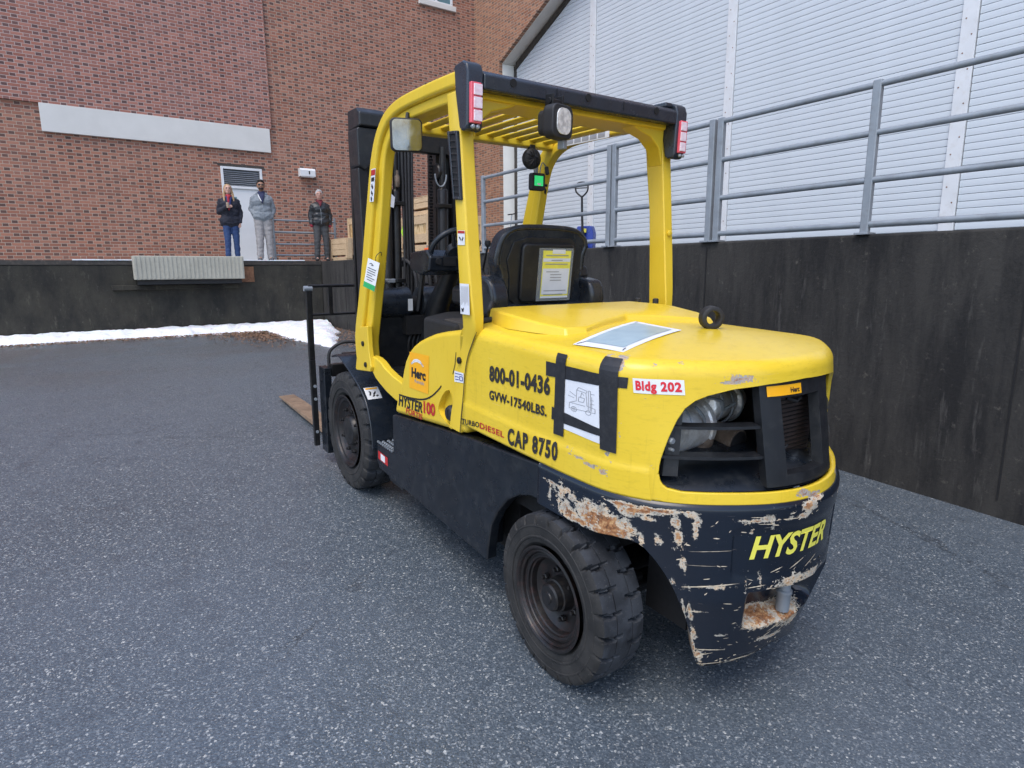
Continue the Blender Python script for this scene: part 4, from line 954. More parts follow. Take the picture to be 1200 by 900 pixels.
# --- front fenders
M['fender'] = simple('slate fender plastic', (.012, .017, .025), .26, 0, .2, 5, .06, 200, (.05, .05, .05), .3)
for s in (-1, 1):
    bm = bm_new(); rows = []
    P_ = [(1.852, .40), (1.858, .464), (1.879, .571), (1.942, .684), (2.055, .767), (2.206, .832), (2.335, .877), (2.46, .912), (2.60, .885)]
    P_ = [(p.x, p.y) for p in bez([(*q, 0) for q in P_], 3)]
    for y, z in P_:
        rows.append([bm.verts.new((x, y, z)) for x in (-.617, -.600, -.36)] + [bm.verts.new((x, y+(2.3-y)*.02, z-.012)) for x in (-.36, -.617)])
    for i in range(len(rows)-1):
        for k in range(5): bm.faces.new((rows[i][k], rows[i][(k+1) % 5], rows[i+1][(k+1) % 5], rows[i+1][k]))
    bm.faces.new(rows[0]); bm.faces.new(list(reversed(rows[-1])))
    # side cheek between the fender and the skirt
    prism(bm, [(1.60, .46), (1.852, .46), (1.858, .62), (1.895, .73), (1.96, .82), (2.05, .88), (1.95, .89), (1.60, .89)], 0, -.42, -.36)
    mirror_bm(bm, s); o = ob('front_fender', bm, M['fender'], fl, 40, bevel=.006)
    if s < 0:
        lb = sheet('warning_label', bil((-.597, 2.030, .759), (-.500, 2.030, .759), (-.500, 1.952, .699), (-.597, 1.952, .699)), M['white'], o, 1, 1)
        strokes('pictogram', bil((-.597, 2.029, .7605), (-.500, 2.029, .7605), (-.500, 1.951, .7005), (-.597, 1.951, .7005)), [[(.1, .88), (.9, .88)]], .06, M['orange'], lb)
        strokes('pictogram', bil((-.597, 2.029, .7605), (-.500, 2.029, .7605), (-.500, 1.951, .7005), (-.597, 1.951, .7005)), [[(.25, .3), (.35, .6), (.25, .65)], [(.5, .35), (.7, .6)], [(.4, .2), (.55, .3)], [(.65, .2), (.8, .3)]], .05, M['ink'], lb)

# --- overhead guard
ZR = 2.372
def sweep(path, w, h, rnd=.012):
    """rectangular section swept along a path in the y,z plane; w = across (x), h = depth; returns bmesh centred on x=0"""
    bm = bm_new(); pts = [Vector((0, *p)) for p in path]; rows = []
    for i, p in enumerate(pts):
        t = (pts[min(i+1, len(pts)-1)]-pts[max(i-1, 0)]).normalized(); nrm = Vector((0, -t.z, t.y))
        hh = h[i] if isinstance(h, list) else h
        rows.append([bm.verts.new(p+Vector((a*w/2, 0, 0))+nrm*b*hh/2) for a, b in ((-1, -1), (1, -1), (1, 1), (-1, 1))])
    for i in range(len(rows)-1):
        for k in range(4): bm.faces.new((rows[i][k], rows[i][(k+1) % 4], rows[i+1][(k+1) % 4], rows[i+1][k]))
    bm.faces.new(rows[0]); bm.faces.new(list(reversed(rows[-1])))
    return bm
side_path = [(.70, 2.333), (1.0, 2.345), (1.30, 2.343), (1.45, 2.335), (1.56, 2.31), (1.65, 2.26), (1.705, 2.19), (1.74, 2.10), (1.775, 1.95), (1.82, 1.75), (1.88, 1.50), (1.96, 1.25), (2.035, 1.02), (2.02, .93)]
side_path = [(.70, 2.333), (1.0, 2.338), (1.30, 2.334), (1.45, 2.322), (1.56, 2.290), (1.64, 2.235), (1.695, 2.165), (1.735, 2.07), (1.775, 1.93), (1.835, 1.72), (1.91, 1.47), (1.985, 1.25), (2.045, 1.07), (2.02, .91)]
hgt = [.115]*3+[.115, .12, .125, .135, .15, .165, .18, .19, .20, .21, .21]
sp_ = [(p.y, p.z) for p in bez([(0, *q) for q in side_path], 3)]
hg = []
for i in range(len(side_path)-1):
    for k in range(3): hg.append(hgt[i]+(hgt[i+1]-hgt[i])*k/3)
hg.append(hgt[-1])
def offpath(path, d):
    out = []
    for i, p in enumerate(path):
        a = path[max(i-1, 0)]; b = path[min(i+1, len(path)-1)]; ty, tz = b[0]-a[0], b[1]-a[1]; L = math.hypot(ty, tz); dd = d[i] if isinstance(d, list) else d
        out.append((p[0]-tz/L*dd, p[1]+ty/L*dd))
    return out
for s in (-1, 1):
    # outer flange tube plus a stepped inner flange, as on the real guard
    bm = sweep(offpath(sp_, [h*.22 for h in hg]), .075, [h*.56 for h in hg]); bmesh.ops.translate(bm, verts=bm.verts[:], vec=(-.5625, 0, 0)); mirror_bm(bm, s)
    o = ob('guard_side_frame', bm, M['yel'], fl, bevel=.016, seg=3)
    bm = sweep(offpath(sp_, [-h*.26 for h in hg]), .062, [h*.46 for h in hg]); bmesh.ops.translate(bm, verts=bm.verts[:], vec=(-.545, 0, 0)); mirror_bm(bm, s)
    ob('inner_flange', bm, M['yel'], o, bevel=.012, seg=3)
    # gusset foot with two bolts
    bm = bm_new(); prism(bm, [(1.87, 1.18), (2.00, 1.16), (2.10, .885), (2.09, .87), (1.85, .90), (1.83, .93), (1.865, 1.05)], 0, -.618, -.585); mirror_bm(bm, s); f = ob('post_foot', bm, M['yel'], fl, bevel=.006)
    for y, z in ((1.945, 1.062), (1.91, .935)):
        bm = bm_new(); lathe(bm, [(-.618, .016), (-.626, .016), (-.629, .010)], (0, y, z), 0, 10); mirror_bm(bm, s); ob('bolt', bm, M['steel_black'], f, 30)
    # rear post
    RE = [(2.292, .702), (2.10, .683), (1.86, .652), (1.62, .622), (1.45, .600), (1.36, .590), (1.30, .594), (1.24, .632), (1.18, .668), (1.10, .694), (.98, .712), (.88, .728), (.80, .742)]
    FE = [(2.292, .800), (2.10, .772), (1.86, .730), (1.62, .708), (1.45, .695), (1.36, .688), (1.30, .697), (1.24, .720), (1.18, .748), (1.10, .778), (.98, .800), (.88, .835), (.80, .850)]
    XO = [(2.292, .640), (1.62, .638), (1.45, .634), (1.36, .626), (1.24, .608), (1.18, .6065), (.80, .6065)]
    XI = [(2.292, .572), (1.36, .572), (1.24, .57), (.80, .57)]
    def tb(T_, z):
        T_ = sorted(T_); return lerp_tab(T_, z)
    bm = bm_new(); rows = []
    for i in range(46):
        z = 2.292-(2.292-.80)*i/45; yr, yf, xo, xi = tb(RE, z), tb(FE, z), tb(XO, z), tb(XI, z)
        rows.append([bm.verts.new(q) for q in ((-xo+.004, yr, z), (-xo, yr+.012, z), (-xo, yf, z), (-xi, yf+(.028 if z > 1.3 else 0), z), (-xi, yr, z))])
    for i in range(45):
        for k in range(5): bm.faces.new((rows[i][k], rows[i][(k+1) % 5], rows[i+1][(k+1) % 5], rows[i+1][k]))
    bm.faces.new(rows[0]); bm.faces.new(list(reversed(rows[-1])))
    mirror_bm(bm, s); rp = ob('rear_post', bm, M['yel'], fl, 60, bevel=.006, seg=3)
    if s < 0:
        rpost = rp
        bm = bm_new(); lathe(bm, [(-.605, .016), (-.616, .016), (-.619, .011)], (0, .742, 1.150), 0, 12); ob('bolt', bm, M['steel_black'], rp, 30)
    else:
        bm = bm_new(); lathe(bm, [(0, .016), (-.009, .016), (-.012, .010)], (.605, .636, 1.75), 1, 12); ob('bolt', bm, M['yel'], rp, 30)
    # corner gusset under the rear beam
    bm = bm_new(); prism(bm, [(-.573, 2.275), (-.33, 2.275), (-.40, 2.248), (-.48, 2.225), (-.54, 2.18), (-.573, 2.09)], 1, .688, .785); mirror_bm(bm, s); ob('guard_gusset', bm, M['yel'], fl, bevel=.008)
# roof beams
bm = bm_new(); box(bm, -.574, .574, .672, .885, 2.266, 2.330); ob('roof_beam', bm, M['yel'], fl, bevel=.012, seg=3)
bm = bm_new(); box(bm, -.52, .52, 1.555, 1.64, 2.262, 2.325); ob('roof_beam', bm, M['yel'], fl, bevel=.010, seg=3)
nb = 10
rb = None
for i in range(nb):
    x = -.455+i*.91/(nb-1)
    if rb is None:
        bm = bm_new(); obox(bm, (0, 1.22, 2.302), (0, 1, -.02), (.046, .70, .010), (.25, 0, 1)); o = ob('roof_bar', bm, M['yel'], fl, bevel=.003); rb = o.data; o.location = (x, 0, 0)
    else:
        o2 = inst('roof_bar', rb, fl, (x, 0, 0)); b = o2.modifiers.new('bevel', 'BEVEL'); b.width = .003; b.limit_method = 'ANGLE'
# label on the right side rail, seen from inside
lb = sheet('rail_label', bil((.512, 1.43, 2.318), (.512, 1.04, 2.322), (.512, 1.04, 2.272), (.512, 1.43, 2.268)), M['white'], fl, 1, 1)
mpb = bil((.511, 1.43, 2.318), (.511, 1.04, 2.322), (.511, 1.04, 2.272), (.511, 1.43, 2.268))
for a in (.04, .22, .40, .58, .76): sheet('label_panel', sub(mpb, a, a+.15, .15, .85), M['grey_print'], lb, 1, 1)
# --- black rear bar with end caps, holes, tail lights
bm = bm_new(); prism(bm, [(.608, 2.286), (.604, 2.342), (.63, 2.362), (.70, 2.362), (.70, 2.310), (.66, 2.286)], 0, -.571, .571); rbar = ob('rear_light_bar', bm, M['bar_plastic'], fl, bevel=.008, seg=3)
for x in (-.43, -.02, .42):
    bm = bm_new(); lathe(bm, [(.6020, .0), (.6020, .0165), (.606, .0165)], (x, 0, 2.330), 1, 18); ob('hole', bm, M['dark'], rbar)
for x in (-.2, .2):
    bm = bm_new(); box(bm, x-.0015, x+.0015, .6025, .605, 2.305, 2.342); ob('joint', bm, M['dark'], rbar)
for s in (-1, 1):
    bm = bm_new()
    sec = [(.612, 2.140), (.606, 2.345), (.620, 2.378), (.650, 2.392), (.722, 2.386), (.712, 2.28), (.678, 2.14), (.660, 2.125), (.625, 2.125)]
    prism(bm, sec, 0, -.648, -.572)
    if s > 0: box(bm, -.573, -.520, .640, .735, 2.366, 2.392)
    mirror_bm(bm, s); cp = ob('end_cap', bm, M['bar_plastic'], fl, bevel=.012, seg=3)
    tl = bm_new(); box(tl, -.640, -.590, .592, .611, 2.150, 2.305); mirror_bm(tl, s); tl = ob('tail_light', tl, M['lens_red'], fl, bevel=.004)
    for j in range(3):
        bm = bm_new(); box(bm, -.629, -.5885, .5865, .5915, 2.158+j*.049, 2.2+j*.049); mirror_bm(bm, s); ob('lens', bm, M['lens_pale'], tl, bevel=.003)
    bm = bm_new()
    for x in (-.626, -.604): lathe(bm, [(.605, .009), (.596, .009), (.592, .005)], (x, 0, 2.138), 1, 10)
    mirror_bm(bm, s); ob('light_socket', bm, M['galv'], tl, 40)

# --- vent grille on the left post, labels on the posts
vy0, vy1 = .845, .745
vb = bil((-.652, .778, 2.140), (-.652, .692, 2.132), (-.652, .660, 1.852), (-.652, .728, 1.858))
def ringbox(mp, u0, u1, v0, v1, out, inn):
    bm = bm_new(); q = [mp(u0, v0), mp(u1, v0), mp(u1, v1), mp(u0, v1)]
    A = [bm.verts.new(p) for p in q]; B = [bm.verts.new(Vector(p)+Vector((.022, 0, 0))) for p in q]
    bm.faces.new(A); bm.faces.new(list(reversed(B)))
    for k in range(4): bm.faces.new((A[k], B[k], B[(k+1) % 4], A[(k+1) % 4]))
    return bm
vg = ob('post_vent', ringbox(lambda u, v: Vector(vb(u, v))+Vector((.006, 0, 0)), .12, .88, .03, .97, 0, 0), M['dark'], fl)
for a in ((0, .2, .0, 1.0), (.8, 1, .0, 1.0), (.2, .8, 0, .05), (.2, .8, .95, 1)): ob('vent_frame', ringbox(vb, *a, 0, 0), M['plastic2'], vg, bevel=.004)
for i in range(9): ob('vent_fin', ringbox(lambda u, v: Vector(vb(u, v))+Vector((.002, 0, 0)), .2, .8, .105+i*.093, .125+i*.093, 0, 0), M['plastic'], vg)
def plabel(name, q, base, top, lines, x=-.6405, d=None):
    mp = bil(*[(x, a, b) for a, b in q]); s_ = sheet(name, mp, base, fl, 1, 1)
    mp2 = bil(*[(x-.0012, a, b) for a, b in q])
    if top: sheet('label_band', sub(mp2, .04, .96, .80, .97), top, s_, 1, 1)
    for seg_, wd, mt in lines: strokes('label_print', mp2, seg_, wd, mt, s_)
    return s_
plabel('post_label', [(.702, 1.730), (.640, 1.728), (.640, 1.668), (.702, 1.668)], M['white'], M['red_dark'], [([[(.25, .55), (.45, .35)], [(.6, .3), (.8, .55)]], .06, M['ink'])])
ln = [[(.15+.12*i, .92), (.15+.12*i, .3+.05*(i % 3))] for i in range(7)]
plabel('post_label', [(.688, 1.504), (.608, 1.506), (.600, 1.374), (.680, 1.372)], M['paper'], None, [(ln, .016, M['grey_print']), ([[(.12, .18), (.35, .1)], [(.15, .08), (.4, .2)]], .03, M['ink'])], x=-.6385)
plabel('data_plate', [(.793, 1.093), (.706, 1.096), (.706, 1.050), (.793, 1.041)], M['paper'], None, [([[(.1, .8), (.9, .8)], [(.1, .5), (.5, .5)], [(.1, .25), (.5, .25)], [(.6, .6), (.9, .6), (.9, .2), (.6, .2), (.6, .6)]], .035, M['blue'])], x=-.6085)
# pictogram strip on the front left post and the red/white ones on the front right post
q = [(1.765, 2.075), (1.70, 2.075), (1.745, 1.90), (1.805, 1.90)]
plabel('pictogram_strip', q, M['paper'], M['red_dark'], [([[(.15, .68), (.85, .68)]], .06, M['ink']), ([[(.25, .5), (.7, .42)], [(.4, .55), (.5, .4)], [(.3, .3), (.7, .22)], [(.4, .33), (.6, .2)], [(.25, .12), (.6, .06)], [(.5, .14), (.35, .04)]], .045, M['ink'])], x=-.6035)
def rlabel(name, yz4, base, lines=(), x=.5115):
    mp = bil(*[(x, a, b) for a, b in yz4]); s_ = sheet(name, mp, base, fl, 1, 1); mp2 = bil(*[(x-.0012, a, b) for a, b in yz4])
    for seg_, wd, mt in lines: strokes('label_print', mp2, seg_, wd, mt, s_)
def clabel(name, q, base, lines):
    mp = bil(*q); s_ = sheet(name, mp, base, fl, 1, 1); mp2 = bil(*[(a_, b_-.0012, c_) for a_, b_, c_ in q])
    for seg_, wd, mt in lines: strokes('label_print', mp2, seg_, wd, mt, s_)
clabel('warning_strip', [(.530, 1.655, 2.09), (.566, 1.655, 2.09), (.566, 1.728, 1.80), (.530, 1.728, 1.80)], M['paper'], [([[(.2, .93), (.8, .93)]], .07, M['ink']), ([[(.3, .80), (.8, .73)]], .06, M['ink']), ([[(.2, .60), (.7, .56)]], .06, M['ink']), ([[(.4, .42), (.8, .38)]], .06, M['ink']), ([[(.2, .26), (.6, .2)]], .05, M['ink']), ([[(.2, .06), (.85, .06)]], .07, M['ink'])])
clabel('red_tag', [(.528, 1.742, 1.75), (.568, 1.742, 1.75), (.568, 1.812, 1.50), (.528, 1.812, 1.50)], M['red'], [([[(.3, .75), (.3, .1)]], .03, M['white']), ([[(.55, .8), (.55, .1)]], .03, M['white'])])
# --- hang tag on the front left post
tg = bpy.data.objects.new('hang_tag', None); COL.objects.link(tg); tg.parent = fl
tmp = bil((-.625, 1.80, 1.585), (-.600, 1.690, 1.560), (-.615, 1.745, 1.395), (-.640, 1.855, 1.420))
bm = bm_new(); q = [tmp(0, 0), tmp(1, 0), tmp(1, 1), tmp(0, 1)]; A = [bm.verts.new(p) for p in q]; B = [bm.verts.new(Vector(p)+Vector((.0012, .0006, 0))) for p in q]
bm.faces.new(A); bm.faces.new(list(reversed(B))); [bm.faces.new((A[k], B[k], B[(k+1) % 4], A[(k+1) % 4])) for k in range(4)]; ob('card', bm, M['white'], tg)
tm2 = lambda u, v: Vector(tmp(u, v))+Vector((-.0016, -.0008, 0))
sheet('green_band', sub(tm2, .0, 1, 0, .19), M['green'], tg, 1, 1)
strokes('tag_print', tm2, [[(.2, .84), (.35, .88), (.55, .83), (.35, .82)], [(.12, .70), (.85, .70)], [(.12, .62), (.8, .62)], [(.12, .54), (.85, .54)], [(.15, .46), (.6, .46)], [(.12, .38), (.85, .38)], [(.2, .30), (.7, .30)]], .011, M['ink'], tg)
bm = bm_new(); tube(bm, bez([(-.603, 1.742, 1.568), (-.60, 1.735, 1.60), (-.57, 1.74, 1.62), (-.55, 1.78, 1.60)]), .0022, 6); ob('string', bm, M['ink'], tg)

# --- mirror on its arm
mr_ = bpy.data.objects.new('side_mirror', None); COL.objects.link(mr_); mr_.parent = fl; mr_.location = (-.625, 1.245, 2.186); mr_.rotation_euler = (math.radians(4), math.radians(-2), math.radians(-14))
bm = bm_new(); prism(bm, rrect(-.078, .078, -.077, .077, .024), 1, -.020, .014); ob('casing', bm, M['rubber_plain'], mr_, bevel=.008, seg=3)
bm = bm_new(); prism(bm, rrect(-.071, .071, -.070, .070, .021), 1, -.0225, -.0205); ob('glass', bm, M['mirror'], mr_)
bm = bm_new(); tube(bm, [(.0, .012, .0), (.01, .06, .04), (.03, .09, .11)], .010, 8); ob('arm', bm, M['rubber_plain'], mr_, 50)

# --- work light under the rear bar
wl = bpy.data.objects.new('work_light', None); COL.objects.link(wl); wl.parent = fl; wl.location = (-.245, .545, 2.190); wl.rotation_euler = (0, 0, math.radians(12))
bm = bm_new(); prism(bm, rrect(-.068, .068, -.070, .068, .035, 6), 1, -.040, .02); prism(bm, rrect(-.05, .05, -.052, .05, .025, 6), 1, .0205, .065); ob('housing', bm, M['rubber_plain'], wl, bevel=.008, seg=3)
bm = bm_new(); prism(bm, rrect(-.046, .046, -.054, .052, .036, 6), 1, -.0465, -.0405); ob('lens', bm, M['lamp_glass'], wl, bevel=.002)
bm = bm_new(); box(bm, -.030, .030, -.005, .03, .069, .082); box(bm, -.036, -.028, -.01, .035, .04, .11); box(bm, .028, .036, -.01, .035, .04, .11); lathe(bm, [(-.042, .014), (.042, .014)], (0, .012, .082), 0, 10); ob('bracket', bm, M['steel_black'], wl, bevel=.002)
bm = bm_new(); tube(bm, bez([(.04, .03, .05), (.065, .03, .075), (.07, .02, .12)]), .003, 6); ob('cable', bm, M['ink'], wl, 60)
bm = bm_new(); box(bm, .03, .055, -.02, .015, -.105, -.068); ob('switch', bm, M['galv'], wl, bevel=.003)

# --- round fan and green display on the front right corner
fn = bpy.data.objects.new('cab_fan', None); COL.objects.link(fn); fn.parent = fl; fn.location = (.355, 1.56, 2.195)
bm = bm_new(); lathe(bm, [(-.03, .02), (-.028, .045), (-.015, .060), (.012, .062), (.03, .052), (.05, .03)], (0, 0, 0), 1, 28); ob('housing', bm, M['rubber_plain'], fn, 40)
bm = bm_new()
for k in range(14):
    a = 2*PI*k/14; tube(bm, [(.012*math.cos(a), -.033, .012*math.sin(a)), (.045*math.cos(a), -.030, .045*math.sin(a)), (.058*math.cos(a), -.015, .058*math.sin(a))], .002, 4)
ob('guard', bm, M['plastic'], fn)
bm = bm_new(); box(bm, -.02, .02, -.01, .02, .058, .082); ob('bracket', bm, M['plastic'], fn, bevel=.004)
dp = bpy.data.objects.new('display_unit', None); COL.objects.link(dp); dp.parent = fl; dp.location = (.428, 1.60, 2.068)
bm = bm_new(); prism(bm, rrect(-.052, .052, -.055, .052, .016), 1, -.02, .02); ob('casing', bm, M['rubber_plain'], dp, bevel=.006)
bm = bm_new(); box(bm, -.033, .033, -.0225, -.0205, -.026, .034); s_ = ob('screen', bm, M['screen'], dp)
bm = bm_new(); box(bm, -.012, .014, -.0240, -.0228, -.022, -.010); ob('screen_text', bm, M['white'], s_)
bm = bm_new(); box(bm, -.010, .010, .0, .01, .053, .13); tube(bm, bez([(.02, 0, .05), (.03, 0, .10), (.06, .02, .12), (.10, .03, .09)]), .004, 6); tube(bm, bez([(-.02, 0, .05), (-.025, 0, .09), (-.02, .0, .12)]), .004, 6); ob('mount', bm, M['galv'], dp)
bm = bm_new(); obox(bm, (.505, 1.60, 2.14), (0, .3, 1), (.02, .05, .02)); ob('cable_clip', bm, M['rubber_plain'], fl, bevel=.003)

# --- wheels
def tyre_mesh(R, Wd, lugs, gd, style):
    """tyre about the x axis, outer face at x = -Wd/2; radius modulated into tread blocks"""
    NS = lugs*16; hw = Wd/2
    prof = [(-.72, .60), (-.90, .66), (-.965, .74), (-.985, .82), (-.975, .885), (-.955, .925), (-.93, .955), (-.86, .985), (-.70, .996), (-.50, 1.0), (-.36, 1.0), (-.35, .982), (-.33, .982), (-.32, 1.0), (-.1, 1.004), (.1, 1.004), (.32, 1.0), (.33, .982), (.35, .982), (.36, 1.0), (.5, 1.0), (.70, .996), (.86, .985), (.93, .955), (.955, .925), (.975, .885), (.985, .82), (.965, .74), (.90, .66), (.72, .60)]
    V = []; F = []
    m = len(prof)
    for i in range(NS):
        for w_, r_ in prof:
            a = 2*PI*i/NS; aw = abs(w_); sg = 1 if w_ > 0 else -1
            ph = (i/16 + (.5 if sg > 0 else 0) + (.10*math.sin(aw*9) if style else .25*aw)) % 1
            g = 0
            lim = .30 if style else .15
            if r_ > .87 and aw > lim:
                d = min(ph, 1-ph)
                wid = .065 if style else .14
                g = 1 if d < wid else max(0, 1-(d-wid)/.018)
            k = gd if r_ > .98 else gd*.9 if r_ > .95 else gd*.55 if r_ > .9 else gd*.2
            rr = r_*R - g*k
            x = w_*hw*(1 - (.02 if (g and .9 < r_ < .96) else 0))
            V.append((x, rr*math.cos(a), rr*math.sin(a)))
    for i in range(NS):
        for k in range(m-1):
            a = i*m+k; b = ((i+1) % NS)*m+k; F.append((a, a+1, b+1, b))
    me = bpy.data.meshes.new('tyre'); me.from_pydata(V, [], F)
    b_ = bmesh.new(); b_.from_mesh(me); bmesh.ops.recalc_face_normals(b_, faces=b_.faces[:]); b_.to_mesh(me); b_.free()
    # sidewall in grey rubber, tread in a second material
    me.materials.append(M['rubber']); me.materials.append(M['rubber2'])
    for p in me.polygons:
        k = p.index % (m-1); p.material_index = 1 if 7 <= k <= m-9 else 0; p.use_smooth = True
    me.set_sharp_from_angle(angle=math.radians(28))
    return me
def ring_mark(bm, x, r, w_, h): lathe(bm, [(x, r-w_), (x-h, r-w_*.5), (x-h, r+w_*.5), (x, r+w_)], (0, 0, 0), 0, 64, cap=False)
def wheel(kind, loc, R, Wd, lugs, steer, sgn, meshes={}):
    w_ = bpy.data.objects.new(kind, None); COL.objects.link(w_); w_.parent = fl; w_.location = loc
    w_.rotation_euler = (random.random()*6, 0, 0)
    piv = w_
    if sgn > 0: w_.rotation_euler = (0, 0, PI+steer)
    else: w_.rotation_euler = (0, 0, -steer)
    if kind not in meshes:
        d = {}
        d['tyre'] = tyre_mesh(R, Wd, lugs, .022 if kind == 'rear_wheel' else .020, kind == 'rear_wheel')
        hw = Wd/2
        if kind == 'rear_wheel':
            prof = [(-hw*.98, R*.625), (-hw*1.0, R*.605), (-hw*.96, R*.585), (-hw*.90, R*.575), (-hw*.93, R*.555), (-hw*.86, R*.535), (-hw*.78, R*.53), (-hw*.80, R*.505), (-hw*.76, R*.495), (-hw*.74, R*.47), (-hw*.66, R*.465), (-hw*.62, R*.45), (-hw*.42, R*.435), (-hw*.25, R*.36), (-hw*.18, R*.28), (-hw*.20, R*.20)]
            hubp = [(-hw*.18, R*.215), (-hw*.55, R*.195), (-hw*.58, R*.175), (-hw*.80, R*.165), (-hw*.86, R*.145), (-hw*.87, R*.07), (-hw*.91, R*.06)]
            nut, nr_, nx_ = 6, R*.30, -hw*.24
        else:
            prof = [(-hw*.97, R*.62), (-hw*.99, R*.60), (-hw*.93, R*.575), (-hw*.84, R*.56), (-hw*.80, R*.52), (-hw*.70, R*.50), (-hw*.60, R*.47), (-hw*.55, R*.43), (-hw*.62, R*.40), (-hw*.64, R*.34), (-hw*.60, R*.30)]
            hubp = [(-hw*.60, R*.27), (-hw*.78, R*.25), (-hw*.84, R*.23), (-hw*.86, R*.17), (-hw*.90, R*.14), (-hw*.91, R*.05)]
            nut, nr_, nx_ = 8, R*.365, -hw*.63
        b = bm_new(); lathe(b, prof+[(prof[-1][0]+.001, .02)], n=56, cap=False); bmesh.ops.recalc_face_normals(b, faces=b.faces[:]); b.faces.ensure_lookup_table()
        me = bpy.data.meshes.new('rim'); b.to_mesh(me); b.free(); me.materials.append(M['rim']); [setattr(p, 'use_smooth', True) for p in me.polygons]; me.set_sharp_from_angle(angle=math.radians(25)); d['rim'] = me
        b = bm_new(); lathe(b, hubp, n=32); me = bpy.data.meshes.new('hub'); bmesh.ops.recalc_face_normals(b, faces=b.faces[:]); b.to_mesh(me); b.free(); me.materials.append(M['hub']); [setattr(p, 'use_smooth', True) for p in me.polygons]; me.set_sharp_from_angle(angle=math.radians(30)); d['hub'] = me
        b = bm_new(); lathe(b, [(nx_, .013), (nx_-.016, .013), (nx_-.019, .009), (nx_-.030, .008)], n=6); me = bpy.data.meshes.new('wheel_nut'); bmesh.ops.recalc_face_normals(b, faces=b.faces[:]); b.to_mesh(me); b.free(); me.materials.append(M['hub']); d['nut'] = me
        b = bm_new(); ring_mark(b, -hw*.966, R*.735, .006, .003); ring_mark(b, -hw*.975, R*.86, .004, .0025); me = bpy.data.meshes.new('sidewall_ridge'); b.to_mesh(me); b.free(); me.materials.append(M['rubber']); [setattr(p, 'use_smooth', True) for p in me.polygons]; d['ridge'] = me
        d['n'] = (nut, nr_); meshes[kind] = d
    d = meshes[kind]
    for nm, k in (('tyre', 'tyre'), ('rim', 'rim'), ('hub', 'hub'), ('sidewall_ridge', 'ridge')): inst(nm, d[k], w_, (0, 0, 0))
    for i in range(d['n'][0]):
        a = 2*PI*i/d['n'][0]+.3; inst('wheel_nut', d['nut'], w_, (0, d['n'][1]*math.cos(a), d['n'][1]*math.sin(a)))
    return w_
for s in (-1, 1):
    wheel('rear_wheel', (s*(.643-.108), 0, .331), .331, .216, 24, .012, s)
    wheel('front_wheel', (s*(.637-.125), 2.298, .4066), .4066, .25, 24, 0, s)
# inner barrels so that the wheels are not hollow
for s in (-1, 1):
    for y, z, r, x0, x1 in ((0, .331, .20, .36, .50), (2.298, .4066, .24, .34, .44)):
        bm = bm_new(); lathe(bm, [(s*x0, r*.99), (s*x1, r*.99)], (0, y, z), 0, 32); ob('brake_drum', bm, M['steel_black'], fl, 40)

# --- seat
bm = bm_new(); prism(bm, rrect(-.26, .26, 1.02, 1.50, .06), 2, 1.33, 1.44); ob('seat_cushion', bm, M['plastic'], fl, bevel=.03, seg=3)
bm = bm_new(); prism(bm, [(-.30, .80), (-.52, .95), (-.52, 1.3), (-.3, 1.48), (.3, 1.48), (.52, 1.3), (.52, .95), (.30, .80)], 2, .95, 1.29); ob('seat_base', bm, M['dark'], fl, bevel=.02)
def tilt(bm, deg, y, z): bmesh.ops.rotate(bm, verts=bm.verts[:], cent=(0, y, z), matrix=Matrix.Rotation(math.radians(deg), 3, 'X')); return bm
out = [(-.285, 1.335), (-.285, 1.40), (-.268, 1.47), (-.262, 1.52), (-.282, 1.575), (-.285, 1.62), (-.262, 1.70), (-.205, 1.748), (-.10, 1.762), (.10, 1.762), (.205, 1.750), (.262, 1.715), (.278, 1.68), (.272, 1.655), (.262, 1.62), (.262, 1.52), (.268, 1.47), (.285, 1.40), (.285, 1.335)]
sh = [(p.x, p.y) for p in bez([(*q, 0) for q in out], 3)]
sb = bpy.data.objects.new('seat_back', None); COL.objects.link(sb); sb.parent = fl
bm = bm_new(); prism(bm, sh, 1, .955, 1.06); tilt(bm, 5, .95, 1.33); ob('shell', bm, M['plastic2'], sb, bevel=.028, seg=4)
bm = bm_new(); prism(bm, [(-.21, 1.40), (-.215, 1.52), (-.235, 1.60), (-.20, 1.69), (-.12, 1.715), (.16, 1.715), (.20, 1.69), (.215, 1.60), (.205, 1.50), (.205, 1.40), (.17, 1.375), (-.17, 1.375)], 1, .948, .955); tilt(bm, 5, .95, 1.33); ob('recess_panel', bm, M['plastic'], sb, bevel=.004)
bm = bm_new(); prism(bm, rrect(-.155, .185, 1.385, 1.685, .03), 1, .928, .95); tilt(bm, 5, .95, 1.33); ob('back_panel', bm, M['plastic'], sb, bevel=.010, seg=3)
bm = bm_new(); tube(bm, [Vector((x, .965, z)) for x, z in sh[12:45]], .016, 8); tilt(bm, 5, .95, 1.33); ob('edge_roll', bm, M['plastic2'], sb, 60)
bm = bm_new(); tube(bm, bez([(-.27, .955, 1.355), (0, .945, 1.345), (.27, .955, 1.355)]), .028, 12); ob('lower_roll', bm, M['plastic2'], sb, 60)
